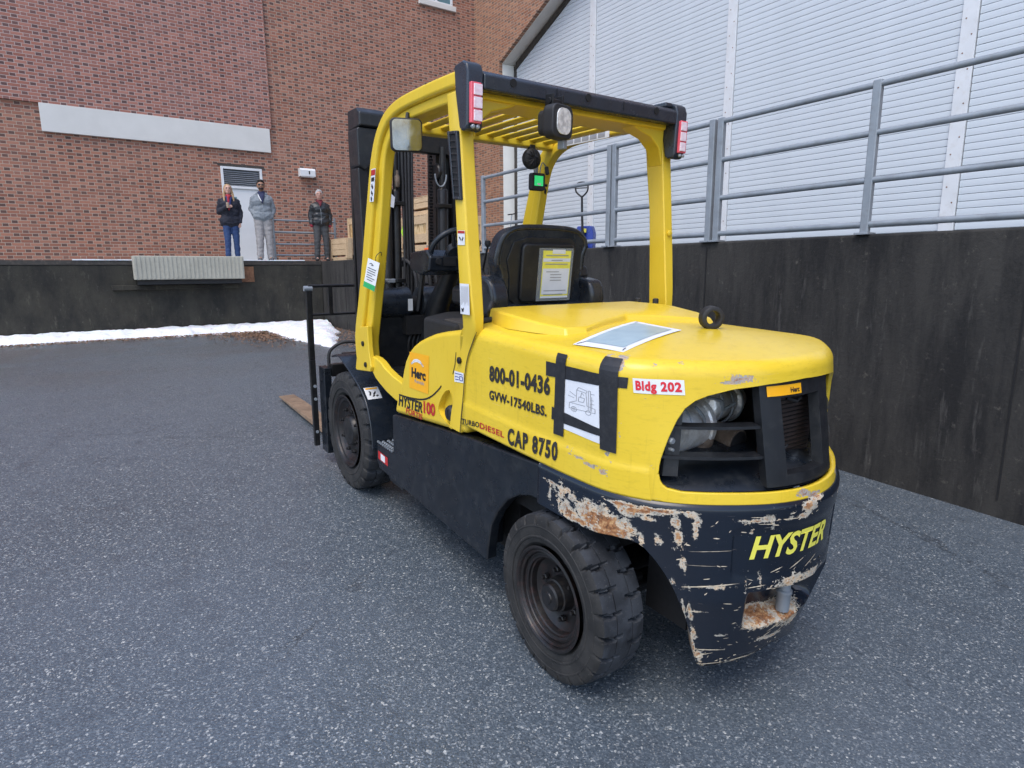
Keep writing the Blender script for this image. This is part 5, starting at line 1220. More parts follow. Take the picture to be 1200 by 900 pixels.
# document sleeve on the seat back
def sbk(x, z, o): p = Vector((x, .928-o, z)); p = Matrix.Rotation(math.radians(5), 3, 'X') @ (p-Vector((0, .95, 1.33)))+Vector((0, .95, 1.33)); return p
def smp(x0, x1, z0, z1, o): return lambda u, v: sbk(x0+(x1-x0)*u, z0+(z1-z0)*v, o)
dc = sheet('document_sleeve', smp(-.055, .172, 1.390, 1.665, .002), M['film'], fl, 1, 1)
sheet('document_page', smp(-.030, .155, 1.405, 1.652, .0035), M['yel_print'], dc, 1, 1)
strokes('page_print', smp(-.03, .155, 1.405, 1.652, .0055), [[(.1, .08), (.8, .08)]], .009, M['grey_print'], dc)
for a, b, c_, d, mt in ((-.025, .150, 1.425, 1.56, 'paper'), (-.027, .152, 1.595, 1.613, 'paper'), (-.028, .153, 1.405, 1.416, 'paper'), (.03, .115, 1.636, 1.658, 'white')): sheet('page_panel', smp(a, b, c_, d, .0045), M[mt], dc, 1, 1)
for y_, a_, b_ in ((.90, .1, .9), (.72, .1, .9), (.80, .3, .7), (.56, .15, .6), (.50, .3, .7), (.44, .3, .7), (.38, .3, .7), (.16, .1, .9)):
    strokes('page_print', smp(-.03, .155, 1.405, 1.652, .0055), [[(a_, y_), (b_, y_)]], .009, M['grey_print'], dc)
# hip bolsters, arm rest, side console
for s, w0, w1, zt_ in ((-1, .265, .365, 1.515), (1, .265, .365, 1.50)):
    bm = bm_new(); P_ = [(.87, 1.32), (.845, 1.40), (.87, 1.48), (.92, zt_), (1.03, zt_+.005), (1.10, 1.46), (1.14, 1.32)]
    prism(bm, [(p.x, p.y) for p in bez([(*q, 0) for q in P_], 3)], 0, s*w0, s*w1); ob('hip_bolster', bm, M['plastic2'], fl, bevel=.035, seg=4)
bm = bm_new(); prism(bm, [(1.0, 1.50), (1.4, 1.52), (1.42, 1.56), (1.02, 1.57)], 0, .30, .38); ob('arm_rest', bm, M['plastic'], fl, bevel=.02, seg=3)
bm = bm_new(); tube(bm, bez([(-.40, .80, 1.40), (-.42, .79, 1.37), (-.40, .82, 1.345)]), .014, 8); ob('seat_latch', bm, M['rubber_plain'], fl, 60)
bm = bm_new(); tube(bm, [(-.56, .70, 1.325), (-.45, .70, 1.335)], .016, 10); ob('latch_knob', bm, M['rubber_plain'], fl, 60)
bm = bm_new()
for i in range(6): tube(bm, bez([(-.26+.035*i, 1.12, 1.36), (-.24+.04*i, 1.22, 1.44), (-.18+.04*i, 1.34, 1.53)]), .014, 8)
ob('suspension_bellows', bm, M['rubber_plain'], fl, 60)
# --- steering wheel, column, instrument pod
swp = bpy.data.objects.new('steering_wheel', None); COL.objects.link(swp); swp.parent = fl; swp.location = (-.205, 1.55, 1.645); swp.rotation_euler = (math.radians(-52), 0, math.radians(0))
bm = bm_new(); tube(bm, [(.135*math.cos(a), .135*math.sin(a), 0) for a in [2*PI*k/40 for k in range(40)]], .0165, 10, closed=True); ob('rim', bm, M['plastic2'], swp, 60)
bm = bm_new()
for a in (.2, 2.3, 4.4): tube(bm, [(0, 0, -.02), (.08*math.cos(a), .08*math.sin(a), -.018), (.13*math.cos(a), .13*math.sin(a), 0)], [.016, .012, .010], 8)
lathe(bm, [(-.04, .045), (.0, .045), (.008, .03)], (0, 0, 0), 2, 20); ob('spoke', bm, M['plastic2'], swp, 60)
bm = bm_new(); tube(bm, [(-.14, 1.60, 1.62), (-.14, 1.85, 1.30), (-.14, 1.98, 1.0)], [.045, .07, .10], 14); ob('steering_column', bm, M['plastic'], fl, 60)
bm = bm_new(); prism(bm, [(1.52, 1.60), (1.54, 1.52), (1.66, 1.49), (1.80, 1.52), (1.80, 1.62), (1.58, 1.64)], 0, -.365, -.05); o = ob('instrument_pod', bm, M['plastic2'], fl, bevel=.012, seg=3)
bm = bm_new(); lathe(bm, [(1.515, .018), (1.53, .02)], (-.31, 0, 1.575), 1, 14); box(bm, -.28, -.2, 1.518, 1.53, 1.55, 1.60); ob('gauge', bm, M['ink'], o)
for x, zz in ((-.05, 1.64), (.02, 1.66), (.09, 1.66)):
    bm = bm_new(); tube(bm, [(x, 1.75, 1.35), (x-.01, 1.66, 1.56), (x-.01, 1.62, zz)], .007, 8); lathe(bm, [(0, .012), (.02, .02), (.04, .016)], (x-.01, 1.62, zz), 2, 10); ob('control_lever', bm, M['rubber_plain'], fl, 50)
# cowl bodies ahead of the driver
bm = bm_new(); lathe(bm, [(-.545, .0), (-.545, .078), (-.535, .092), (-.36, .095), (-.33, .10), (-.29, .10), (-.285, .09)], (0, 2.02, 1.30), 0, 28); dc1 = ob('dash_roll', bm, M['plastic2'], fl, 40, bevel=0)
bm = bm_new(); lathe(bm, [(-.205, .0), (-.205, .094), (-.19, .10), (.30, .10), (.33, .095), (.545, .092), (.55, .0)], (0, 2.02, 1.30), 0, 28); ob('dash_roll', bm, M['plastic2'], fl, 40)
bm = bm_new(); lathe(bm, [(-.284, .06), (-.206, .06)], (0, 2.02, 1.28), 0, 20); box(bm, -.33, -.20, 1.93, 2.06, 1.10, 1.22); ob('dash_gap', bm, M['dark'], fl)
sheet('dash_label', bil((-.325, 1.918, 1.330), (-.292, 1.918, 1.330), (-.292, 1.918, 1.255), (-.325, 1.918, 1.255)), M['white'], fl, 1, 1)
sheet('label_band', bil((-.325, 1.9165, 1.330), (-.292, 1.9165, 1.330), (-.292, 1.9165, 1.320), (-.325, 1.9165, 1.320)), M['orange'], fl.children[-1], 1, 1)
bm = bm_new(); obox(bm, (-.215, 1.95, 1.42), (.10, -.1, 1), (.045, .36, .03)); ob('parking_brake', bm, M['plastic'], fl, bevel=.01)
bm = bm_new()
for i in range(7):
    x = -.29+.03*i; tube(bm, bez([(x, 2.02, 1.20), (x+.02, 1.98, 1.12), (x-.01, 1.97, 1.05), (x, 1.99, .95)]), .010, 6)
ob('hydraulic_hose', bm, M['rubber_plain'], fl, 60)
bm = bm_new(); box(bm, -.50, -.30, .84, 1.1, 1.255, 1.30); ob('battery_cover', bm, M['cap_dark'], fl, bevel=.006)

# --- mast
mast = bpy.data.objects.new('mast', None); COL.objects.link(mast); mast.parent = fl
def mpart(name, bm, mat, **k): return ob(name, bm, mat, mast, **k)
for s in (-1, 1):
    for nm, x0, x1, y0, y1, z1, m_ in (('outer_rail', .325, .405, 2.50, 2.66, 2.33, 'steel_black'), ('middle_rail', .275, .322, 2.56, 2.70, 2.40, 'steel_black'), ('inner_rail', .228, .272, 2.60, 2.74, 2.37, 'steel_black')):
        bm = bm_new(); 
        prism(bm, [(x0, y0), (x1, y0), (x1, y0+.03), (x0+.025, y0+.03), (x0+.025, y1-.03), (x1, y1-.03), (x1, y1), (x0, y1)], 2, .12, z1); 
        if s < 0: bmesh.ops.scale(bm, vec=(-1, 1, 1), verts=bm.verts[:])
        mpart(nm, bm, M[m_], bevel=.004)
for z0, z1, x, y0, y1 in ((2.30, 2.42, .40, 2.46, 2.54), (.95, 1.05, .35, 2.46, 2.50), (1.50, 1.55, .29, 2.72, 2.76), (.30, .42, .35, 2.46, 2.50)):
    bm = bm_new(); box(bm, -x, x, y0, y1, z0, z1); mpart('cross_member', bm, M['steel_black'], bevel=.008)
for x, r, z1 in ((-.225, .040, 2.05), (-.155, .032, 2.02), (.21, .040, 2.05)):
    bm = bm_new(); lathe(bm, [(.25, r), (z1, r), (z1+.01, r*.9), (z1+.02, r*.6), (z1+.30, r*.6)], (x, 2.46, 0), 2, 20); mpart('lift_cylinder', bm, M['steel_black'], smooth=40)
    for z in (1.40, 1.93): bm = bm_new(); box(bm, x-r-.012, x+r+.012, 2.41, 2.50, z, z+.028); mpart('cylinder_clamp', bm, M['galv'] if x < -.2 else M['steel_black'], bevel=.004)
for i, (x, r) in enumerate(((-.115, .011), (-.09, .011), (-.065, .013), (-.04, .011))):
    bm = bm_new(); tube(bm, bez([(x+.006*math.sin(i), 2.44, 1.15), (x, 2.42, 1.45), (x-.003*i, 2.42, 1.75), (x-.002*i, 2.43, 2.05), (x, 2.44, 2.33)]), r, 8); mpart('mast_hose', bm, M['rubber_plain'], smooth=60)
for i, x in enumerate((-.10, -.05, .005, .055, .10)):
    bm = bm_new(); tube(bm, bez([(x, 2.38, 1.16), (x+.02, 2.30, 1.34), (x+.01, 2.33, 1.50), (x-.01, 2.42, 1.56)]), .014, 8); mpart('mast_hose', bm, M['rubber_plain'], smooth=60)
for x in (.16, -.27):                                                  # lift chains: link plates
    bm = bm_new()
    for k in range(60): box(bm, x-.012-(k % 2)*.004, x+.012+(k % 2)*.004, 2.545, 2.56, 1.05+k*.022, 1.05+k*.022+.016)
    mpart('lift_chain', bm, M['steel_black'])
for s in (-1, 1):
    bm = bm_new(); lathe(bm, [(-.02, .0), (-.02, .055), (-.012, .062), (.012, .062), (.02, .055)], (s*.19, 2.50, 2.18), 0, 20); mpart('chain_sheave', bm, M['steel_black'], smooth=40)
bm = bm_new(); tube(bm, [Vector((.175+.045*math.cos(a), 2.42, 2.16+.085*math.sin(a))) for a in [PI+PI*k/16 for k in range(17)]], .006, 6); mpart('sheave_guard', bm, M['galv'], smooth=60)
# left moulded covers on the mast top
bm = bm_new(); prism(bm, [(2.40, 2.415), (2.40, 2.50), (2.46, 2.535), (2.62, 2.535), (2.62, 2.40)], 0, -.425, -.23); mpart('hose_cover', bm, M['plastic'], bevel=.012)
bm = bm_new(); prism(bm, [(-.430, 2.17), (-.435, 2.40), (-.42, 2.412), (-.28, 2.412), (-.31, 2.22), (-.38, 2.14)], 1, 2.42, 2.60); mpart('hose_cover', bm, M['plastic'], bevel=.014)
bm = bm_new(); prism(bm, [(-.405, 1.05), (-.415, 1.7), (-.428, 2.16), (-.36, 2.16), (-.34, 1.9), (-.33, 1.05)], 1, 2.44, 2.58); mpart('rail_cover', bm, M['plastic'], bevel=.01)
bm = bm_new(); prism(bm, rrect(-.145, -.02, 1.93, 2.30, .03), 1, 2.45, 2.53); mpart('hose_reel_case', bm, M['plastic'], bevel=.014)
bm = bm_new(); lathe(bm, [(2.05, .014), (2.07, .018), (2.12, .018), (2.13, .010), (2.16, .009)], (-.16, 2.42, 0), 2, 12); mpart('hydraulic_fitting', bm, M['exh'], smooth=40)
bm = bm_new(); prism(bm, [(-.245, 1.92), (-.24, 2.02), (-.19, 1.98), (-.20, 1.91)], 1, 2.395, 2.40); mpart('lower_label', bm, M['paper'])
for y, z in ((2.30, 1.93), (2.26, 1.40)):
    bm = bm_new(); tube(bm, bez([(-.30, 2.38, z+.06), (-.28, 2.40, z+.02), (-.24, 2.42, z)]), .009, 8); mpart('hydraulic_pipe', bm, M['galv'], smooth=60)
for i in range(7):
    bm = bm_new(); lathe(bm, [(-.012, .016), (.0, .016), (.006, .010)], (.02*(i % 2)-.11, 2.40, 1.19+i*.02), 1, 8); mpart('pipe_fitting', bm, M['galv'], smooth=40)
# tilt cylinders
for s in (-1, 1):
    bm = bm_new(); tube(bm, [(s*.30, 1.70, .80), (s*.30, 2.2, .95), (s*.30, 2.50, 1.02)], [.04, .04, .022], 12); mpart('tilt_cylinder', bm, M['steel_black'], smooth=50)
# --- carriage, load backrest and forks
cg = bpy.data.objects.new('fork_carriage', None); COL.objects.link(cg); cg.parent = fl
for z0, z1 in ((.20, .31), (.68, .79)):
    bm = bm_new(); box(bm, -.545, .545, 2.82, 2.88, z0, z1-.015); ob('carriage_bar', bm, M['steel_black'], cg, bevel=.006)
for x in (-.61, .555):
    bm = bm_new(); box(bm, x, x+.055, 2.80, 2.935, .09, .755); ob('side_plate', bm, M['black_paint'], cg, bevel=.005)
bm = bm_new()
for x in (-.20, .20): box(bm, x-.03, x+.03, 2.70, 2.82, .18, .95)
ob('roller_bracket', bm, M['steel_black'], cg, bevel=.006)
bk = bpy.data.objects.new('load_backrest', None); COL.objects.link(bk); bk.parent = fl
for s in (-1, 1):
    bm = bm_new(); box(bm, s*.650-.022, s*.650+.022, 2.94, 2.975, .80, 1.34); ob('upright', bm, M['steel_black'], bk, bevel=.006)
    bm = bm_new(); prism(bm, [(s*.672, .80), (s*.628, .80), (s*.622, .12), (s*.664, .12)], 1, 2.94, 2.975); ob('upright', bm, M['steel_black'], bk, bevel=.005)
    bm = bm_new(); lathe(bm, [(-.03, .02), (.03, .02)], (s*.655, 2.95, 1.335), 0, 12); ob('corner_joint', bm, M['galv'], bk, 40)
    for z in (.60, .50, .24): 
        bm = bm_new(); lathe(bm, [(2.914, .012), (2.92, .012)], (s*.648, 0, z), 1, 8); ob('bolt', bm, M['galv'], bk)
bm = bm_new(); tube(bm, [(-.655, 2.95, 1.352), (.655, 2.95, 1.352)], .012, 8); ob('top_rail', bm, M['steel_black'], bk, 50)
bm = bm_new(); tube(bm, [(-.64, 2.95, 1.14), (.64, 2.95, 1.14)], .010, 8); ob('mid_rail', bm, M['steel_black'], bk, 50)
for x in (-.49, -.27, -.05, .17, .39):
    bm = bm_new(); box(bm, x-.016, x+.016, 2.94, 2.97, 1.13, 1.352); ob('bar', bm, M['steel_black'], bk, bevel=.003)
bm = bm_new(); tube(bm, bez([(-.54, 2.90, .74), (-.53, 2.90, .86), (-.45, 2.88, .925), (-.36, 2.86, .93), (-.28, 2.84, .90)]), .013, 8); ob('hydraulic_hose', bm, M['rubber_plain'], cg, 60)
for x0, x1 in ((-.435, -.275), (.275, .435)):
    f = bpy.data.objects.new('fork', None); COL.objects.link(f); f.parent = fl
    bm = bm_new(); box(bm, x0+.01, x1-.01, 2.90, 2.95, .04, .84); ob('shank', bm, M['steel_black'], f, bevel=.006)
    bm = bm_new(); prism(bm, [(2.951, .035), (2.951, .085), (4.6, .068), (5.02, .052), (5.04, .043), (5.0, .036)], 0, x0, x1); ob('blade', bm, M['fork'], f, bevel=.005)
# --- framed print lying on the hood, ring and seams
ph = on = lambda x, y, o: (x, y, .0)
def topz(x, y):                                                        # height of the hood top at a point
    r = min(1, max(0, (abs(x)-.0)/.545)); e = 1.317
    ry = min(1, max(0, (-.06-y)/.42)) if y < -.06 else 0
    q = math.sqrt(min(1, r*r+ry*ry)); return e+(1.352-e)*(1-q**2)
hp = sheet('photo_sheet', lambda u, v: (lambda p: (p.x, p.y, topz(p.x, p.y)+.0035))(Vector((-.54, .02, 0))*(1-u)*v+Vector((-.01, .235, 0))*u*v+Vector((-.055, -.065, 0))*u*(1-v)+Vector((-.50, -.20, 0))*(1-u)*(1-v)), M['paper'], fl, 16, 12)
hq = lambda u, v: (lambda p: (p.x, p.y, topz(p.x, p.y)+.0050))(Vector((-.54, .02, 0))*(1-u)*v+Vector((-.01, .235, 0))*u*v+Vector((-.055, -.065, 0))*u*(1-v)+Vector((-.50, -.20, 0))*(1-u)*(1-v))
sheet('photo_image', sub(hq, .10, .92, .12, .90), M['doc_photo'], hp, 12, 10)
strokes('corner_mark', hq, [[(.02, .95), (.10, .88)], [(.03, .05), (.1, .08)], [(.95, .95), (.97, .9)]], .008, M['ink'], hp)
hr = thing('rubber_ring', 'black rubber ring standing on the rear of the yellow hood', 'rubber ring')
RM = fl.matrix_world @ Matrix.Translation((.125, -.06, 1.395)) @ Matrix.Rotation(math.radians(-25), 4, 'Z'); hr.matrix_world = RM
bm = bm_new(); lathe(bm, [(-.022, .030), (-.024, .040), (-.018, .048), (.018, .048), (.024, .040), (.022, .030), (.012, .027), (-.012, .027)], (0, 0, 0), 1, 32, close=True); ob('ring_body', bm, M['rubber_plain'], hr, 50)
bm = bm_new(); box(bm, .046, .052, -.015, .015, -.014, .014); ob('moulding_lug', bm, M['rubber_plain'], hr, bevel=.002)

# ================================================================== PEOPLE (voxel-remeshed bodies, clothes as separate shells)
def caps(bm, a, b, ra, rb, n=12):
    a, b = Vector(a), Vector(b); d = (b-a); L = d.length
    if L < 1e-5: d = Vector((0, 0, 1))
    d.normalize(); x = d.orthogonal().normalized(); y = d.cross(x); rings = []
    for k in range(5): 
        t = -PI/2+PI/2*k/4; rings.append((a+d*ra*math.sin(t), ra*math.cos(t)))
    for k in range(5):
        t = PI/2*k/4; rings.append((b+d*rb*math.sin(t), rb*math.cos(t)))
    R = [[bm.verts.new(c+x*max(r, .0008)*math.cos(2*PI*i/n)+y*max(r, .0008)*math.sin(2*PI*i/n)) for i in range(n)] for c, r in rings]
    for A, B in zip(R, R[1:]):
        for i in range(n): bm.faces.new((A[i], A[(i+1) % n], B[(i+1) % n], B[i]))
    bm.faces.new(list(reversed(R[0]))); bm.faces.new(R[-1])
def ell(bm, c, r):
    ret = bmesh.ops.create_uvsphere(bm, u_segments=16, v_segments=10, radius=1); vs = ret['verts']
    bmesh.ops.scale(bm, vec=r, verts=vs); bmesh.ops.translate(bm, vec=c, verts=vs)
def skin_ob(name, bm, mat, parent, vox, smooth=6, wr=0):
    bmesh.ops.recalc_face_normals(bm, faces=bm.faces[:])
    me = bpy.data.meshes.new(name); bm.to_mesh(me); bm.free(); o = bpy.data.objects.new(name, me); COL.objects.link(o)
    r = o.modifiers.new('r', 'REMESH'); r.mode = 'VOXEL'; r.voxel_size = vox; r.use_smooth_shade = True
    s = o.modifiers.new('s', 'SMOOTH'); s.iterations = smooth; s.factor = .5
    dg = bpy.context.evaluated_depsgraph_get(); m2 = bpy.data.meshes.new_from_object(o.evaluated_get(dg)); m2.name = name
    bpy.data.objects.remove(o)
    if wr:
        for v in m2.vertices:
            p = v.co; v.co = p+v.normal*wr*(noise.noise(Vector((p.x*9, p.y*9, p.z*16)))+.5*noise.noise(Vector((p.x*22, p.y*22, p.z*30))))
    for p in m2.polygons: p.use_smooth = True
    return link(name, m2, mat, parent)
skinm = {}
def cloth(n, c, r=.8): 
    if n not in skinm: skinm[n] = simple(n, c, r, 0, .12, 25, .3, 300)
    return skinm[n]
def person(label, x, y, rz, H, o):
    t = thing('person', label, 'person', (x, y, DT), rz); k = H/1.75
    V = lambda a, b, c_: (a*k, b*k, c_*k)
    sk = cloth(o['skin'][0], o['skin'][1], .55)
    sp_ = o.get('stance', .11); sh_ = o.get('shoulder', .19)
    L = {'hip': V(-.085, 0, .90), 'knee': V(-sp_*.95, -.05, .48), 'ank': V(-sp_*1.15, -.05, .09)}
    Rr = {'hip': V(.085, 0, .90), 'knee': V(sp_*.95, -.02, .48), 'ank': V(sp_, .0, .09)}
    A = o['arms']                                                        # [(shoulder, elbow, wrist, hand dir)] left then right (viewer's)
    bm = bm_new()
    caps(bm, V(0, .01, .95), V(0, .01, 1.10), .115*k, .105*k); caps(bm, V(0, .01, 1.10), V(0, .0, 1.30), .105*k, .115*k); caps(bm, V(-sh_*.62, 0, 1.40), V(sh_*.62, 0, 1.40), .055*k, .055*k)
    caps(bm, V(0, .01, 1.42), V(0, -.005, 1.54), .055*k, .05*k)
    ell(bm, V(0, -.01, 1.655), (.080*k, .098*k, .106*k)); ell(bm, V(0, -.035, 1.590), (.058*k, .064*k, .056*k)); ell(bm, V(0, -.098, 1.635), (.012*k, .020*k, .020*k)); caps(bm, V(0, -.092, 1.66), V(0, -.106, 1.632), .007*k, .010*k)
    for s in (-1, 1): ell(bm, V(s*.075, .005, 1.64), (.010*k, .020*k, .030*k)); ell(bm, V(s*.032, -.078, 1.675), (.022*k, .014*k, .008*k))
    ell(bm, V(0, -.090, 1.595), (.024*k, .010*k, .007*k))
    for D in (L, Rr): caps(bm, D['hip'], D['knee'], .078*k, .050*k); caps(bm, D['knee'], D['ank'], .050*k, .036*k); caps(bm, D['ank'], (D['ank'][0], D['ank'][1]-.10*k, .04*k), .034*k, .026*k)
    for s, (a, b, c_, hd) in zip((-1, 1), A):
        a, b, c_ = V(*a), V(*b), V(*c_); caps(bm, a, b, .040*k, .034*k); caps(bm, b, c_, .034*k, .024*k)
        h = Vector(hd).normalized(); c_ = Vector(c_); side_ = Vector((1, 0, 0)) if abs(h.x) < .7 else Vector((0, 0, 1))
        caps(bm, c_, c_+h*.055*k, .024*k, .030*k)
        for j in range(4):
            b0 = c_+h*.075*k+side_*(j-1.5)*.017*k; ln = (.050, .060, .056, .042)[j]*k; mid = b0+h*ln*.5; caps(bm, b0, mid, .0085*k, .008*k, 8); caps(bm, mid, mid+(h*.6+Vector((0, -.0, 0))+side_.cross(h)*.5)*ln*.5, .008*k, .0065*k, 8)
        caps(bm, c_+h*.02*k-side_*s*(-1)*.02*k, c_+h*.065*k+side_*s*.035*k*(-1 if hd[2] < -.5 else 1), .010*k, .008*k, 8)
    skin_ob('body', bm, sk, t, .007, 3)
    # trousers
    bm = bm_new(); caps(bm, V(-.05, .01, .97), V(.05, .01, .97), .128*k, .128*k)
    e = o.get('fit', .02)*k
    for D in (L, Rr): caps(bm, D['hip'], D['knee'], .088*k+e, .060*k+e); caps(bm, D['knee'], (D['ank'][0], D['ank'][1], .085*k), .060*k+e, .045*k+e*1.1)
    skin_ob('trousers', bm, cloth(*o['trousers']), t, .012, 5, .010)
    # jacket
    bm = bm_new(); jz = o.get('hem', .93); jw = o.get('jw', .03)*k
    caps(bm, V(-.07, .0, jz+.13), V(.07, .0, jz+.13), .135*k+jw*.6, .135*k+jw*.6); caps(bm, V(-.06, .005, 1.13), V(.06, .005, 1.13), .13*k+jw*.5, .13*k+jw*.5); caps(bm, V(-.06, 0, 1.30), V(.06, 0, 1.30), .13*k+jw*.6, .13*k+jw*.6)
    caps(bm, V(-sh_*.60, .0, 1.385), V(sh_*.60, .0, 1.385), .080*k+jw*.3, .080*k+jw*.3); caps(bm, V(0, .015, 1.44), V(0, .02, 1.49), .080*k, .066*k)
    for s in (-1, 1): caps(bm, V(0, .01, 1.455), V(s*sh_*.9, .005, 1.385), .060*k, .050*k)
    if jz < .85: caps(bm, V(-.07, .02, jz+.10), V(.07, .02, jz+.10), .13*k+jw, .13*k+jw); caps(bm, V(-.07, .02, .92), V(.07, .02, .92), .14*k+jw, .14*k+jw)
    for a, b, c_, hd in A: a, b, c_ = V(*a), V(*b), V(*c_); caps(bm, a, b, .050*k+jw*.45, .048*k+jw*.35); caps(bm, b, Vector(c_)+(Vector(b)-Vector(c_)).normalized()*.015, .052*k+jw*.35, .042*k+jw*.15)
    skin_ob('jacket', bm, cloth(*o['jacket']), t, .012, 4, .014)
    # shirt front showing at the neck
    w_, d_ = o.get('vneck', (.05, .16)); q = []
    bm = bm_new(); zt_ = 1.475
    def fr(x, z, yy): return V(x, yy, z)
    rows = []
    for i in range(9):
        u = i/8; z = zt_-d_*u; ww = w_*(1-u)+.004
        rows.append([bm.verts.new(V(s*ww, -.088-.088*u**.6-.010*(1-abs(s)) , z)) for s in (-1, -.5, 0, .5, 1)])
    for i in range(8):
        for j in range(4): bm.faces.new((rows[i][j], rows[i][j+1], rows[i+1][j+1], rows[i+1][j]))
    so_ = ob('shirt_front', bm, cloth(*o['shirt']), t, 60); md = so_.modifiers.new('t', 'SOLIDIFY'); md.thickness = .02; md.offset = 0
    bm = bm_new(); caps(bm, V(-.02, .0, 1.485), V(.02, .0, 1.485), .066*k, .066*k); skin_ob('collar', bm, cloth(*o['collar']), t, .010, 3)
    bm = bm_new(); tube(bm, bez([V(d_*0+.006, -.10, 1.475-d_), V(.004, -.192, 1.2), V(.004, -.186, jz+.06)]), .004*k, 6); ob('zip', bm, M['galv'] if o.get('zip') else cloth(*o['jacket']), t)
    # shoes
    for D in (L, Rr):
        bm = bm_new(); ell(bm, (D['ank'][0], D['ank'][1], .045*k), (.045*k, .055*k, .045*k)); ell(bm, (D['ank'][0]*1.12, D['ank'][1]-.085*k, .035*k), (.047*k, .10*k, .036*k)); skin_ob('shoe', bm, cloth(*o['shoes']), t, .008, 3)
    # hair
    bm = bm_new()
    if o['hair'] == 'short':
        ell(bm, V(0, .014, 1.700), (.088*k, .100*k, .084*k)); ell(bm, V(0, -.045, 1.752), (.066*k, .050*k, .030*k)); 
        for s in (-1, 1): ell(bm, V(s*.070, .01, 1.665), (.014*k, .04*k, .04*k))
    elif o['hair'] == 'thin':
        ell(bm, V(0, .016, 1.698), (.087*k, .098*k, .080*k)); ell(bm, V(0, -.045, 1.750), (.066*k, .045*k, .026*k))
        for s in (-1, 1): ell(bm, V(s*.072, .01, 1.655), (.014*k, .036*k, .04*k))
    else:
        ell(bm, V(0, .012, 1.69), (.090*k, .098*k, .086*k)); ell(bm, V(0, .05, 1.62), (.088*k, .06*k, .12*k))
        for s in (-1, 1): caps(bm, V(s*.075, -.005, 1.67), V(s*.095, -.03, 1.52), .024*k, .030*k); caps(bm, V(s*.095, -.03, 1.52), V(s*.10, -.10, 1.36), .032*k, .018*k)
    skin_ob('hair', bm, cloth(*o['haircol']), t, .008, 2, .006)
    # face details
    if o.get('glasses'):
        bm = bm_new()
        for s in (-1, 1): ell(bm, V(s*.034, -.100, 1.665), (.028*k, .010*k, .019*k))
        box(bm, -.012*k, .012*k, -.108*k, -.100*k, 1.668*k, 1.674*k); ob('sunglasses', bm, M['ink'], t, 60)
    else:
        for s in (-1, 1): bm = bm_new(); ell(bm, V(s*.031, -.097, 1.662), (.015*k, .007*k, .008*k)); box(bm, (s*.031-.018)*k, (s*.031+.018)*k, -.106*k, -.092*k, 1.680*k, 1.686*k); ob('eye', bm, M['ink'], t, 60)
    if o.get('beard'): bm = bm_new(); ell(bm, V(0, -.052, 1.588), (.056*k, .054*k, .040*k)); skin_ob('beard', bm, cloth(*o['haircol']), t, .008, 2)
    bm = bm_new(); ell(bm, V(0, -.1005, 1.597), (.020*k, .006*k, .0045*k)); ob('mouth', bm, cloth('lips', (.35, .13, .11), .5), t, 60)
    if o.get('cuffs'):
        for a, b, c_, hd in A:
            bm = bm_new(); c_ = Vector(V(*c_)); b = Vector(V(*b)); d = (c_-b).normalized(); caps(bm, c_-d*.03, c_+d*.02, .045*k, .042*k); skin_ob('cuff', bm, cloth('dark red ribbing', (.22, .012, .03)), t, .008, 2)
    for e_ in o.get('extra', ()): e_(t, k)
    return t
def strap_hood(t, k):
    bm = bm_new(); tube(bm, bez([(-.10*k, -.06*k, 1.46*k), (-.06*k, .06*k, 1.50*k), (.06*k, .06*k, 1.50*k), (.10*k, -.06*k, 1.46*k)]), .035*k, 10); skin_ob('hood', bm, cloth('grey marl fleece', (.19, .215, .24)), t, .012, 4, .01)
    bm = bm_new(); tube(bm, bez([(-.075*k, -.13*k, 1.45*k), (-.055*k, -.165*k, 1.38*k), (-.02*k, -.188*k, 1.30*k)]), .009*k, 6); ob('lining_edge', bm, M['white'], t, 60)
person('man in grey hooded jacket and sunglasses standing before the white door', 1.545, 13.52, math.radians(-10), 1.78, dict(
    skin=('tan skin', (.30, .16, .10)), trousers=('light grey trousers', (.27, .26, .26)), jacket=('grey marl fleece', (.19, .215, .24)), shirt=('navy shirt', (.018, .025, .07)), collar=('navy shirt', (.018, .025, .07)), shoes=('grey trainers', (.07, .075, .085)),
    hair='short', haircol=('black hair', (.012, .010, .010)), glasses=True, beard=True, vneck=(.065, .22), jw=.030, hem=.87, shoulder=.175, stance=.105, fit=.026, zip=True, extra=[strap_hood],
    arms=[((-.175, .0, 1.375), (-.235, .04, 1.14), (-.150, -.09, .96), (.35, .45, -1)), ((.175, .0, 1.375), (.235, .04, 1.14), (.160, -.08, .955), (-.35, .45, -1))]))
person('grey-haired man in black leather jacket with red cuffs by the low tube barrier', 2.86, 13.5, math.radians(-12), 1.65, dict(
    skin=('pink skin', (.46, .26, .20)), trousers=('dark grey trousers', (.045, .048, .052)), jacket=('black leather', (.014, .016, .019), .38), shirt=('dark red shirt', (.12, .01, .02)), collar=('dark red shirt', (.12, .01, .02)), shoes=('dark shoes', (.03, .03, .032)),
    hair='thin', haircol=('silver hair', (.50, .50, .50)), vneck=(.05, .12), jw=.034, hem=.86, shoulder=.18, stance=.12, fit=.022, zip=True, cuffs=True,
    arms=[((-.175, .0, 1.375), (-.245, .04, 1.14), (-.225, -.02, .90), (.05, .1, -1)), ((.175, .0, 1.375), (.245, .04, 1.14), (.225, -.02, .90), (-.05, .1, -1))]))
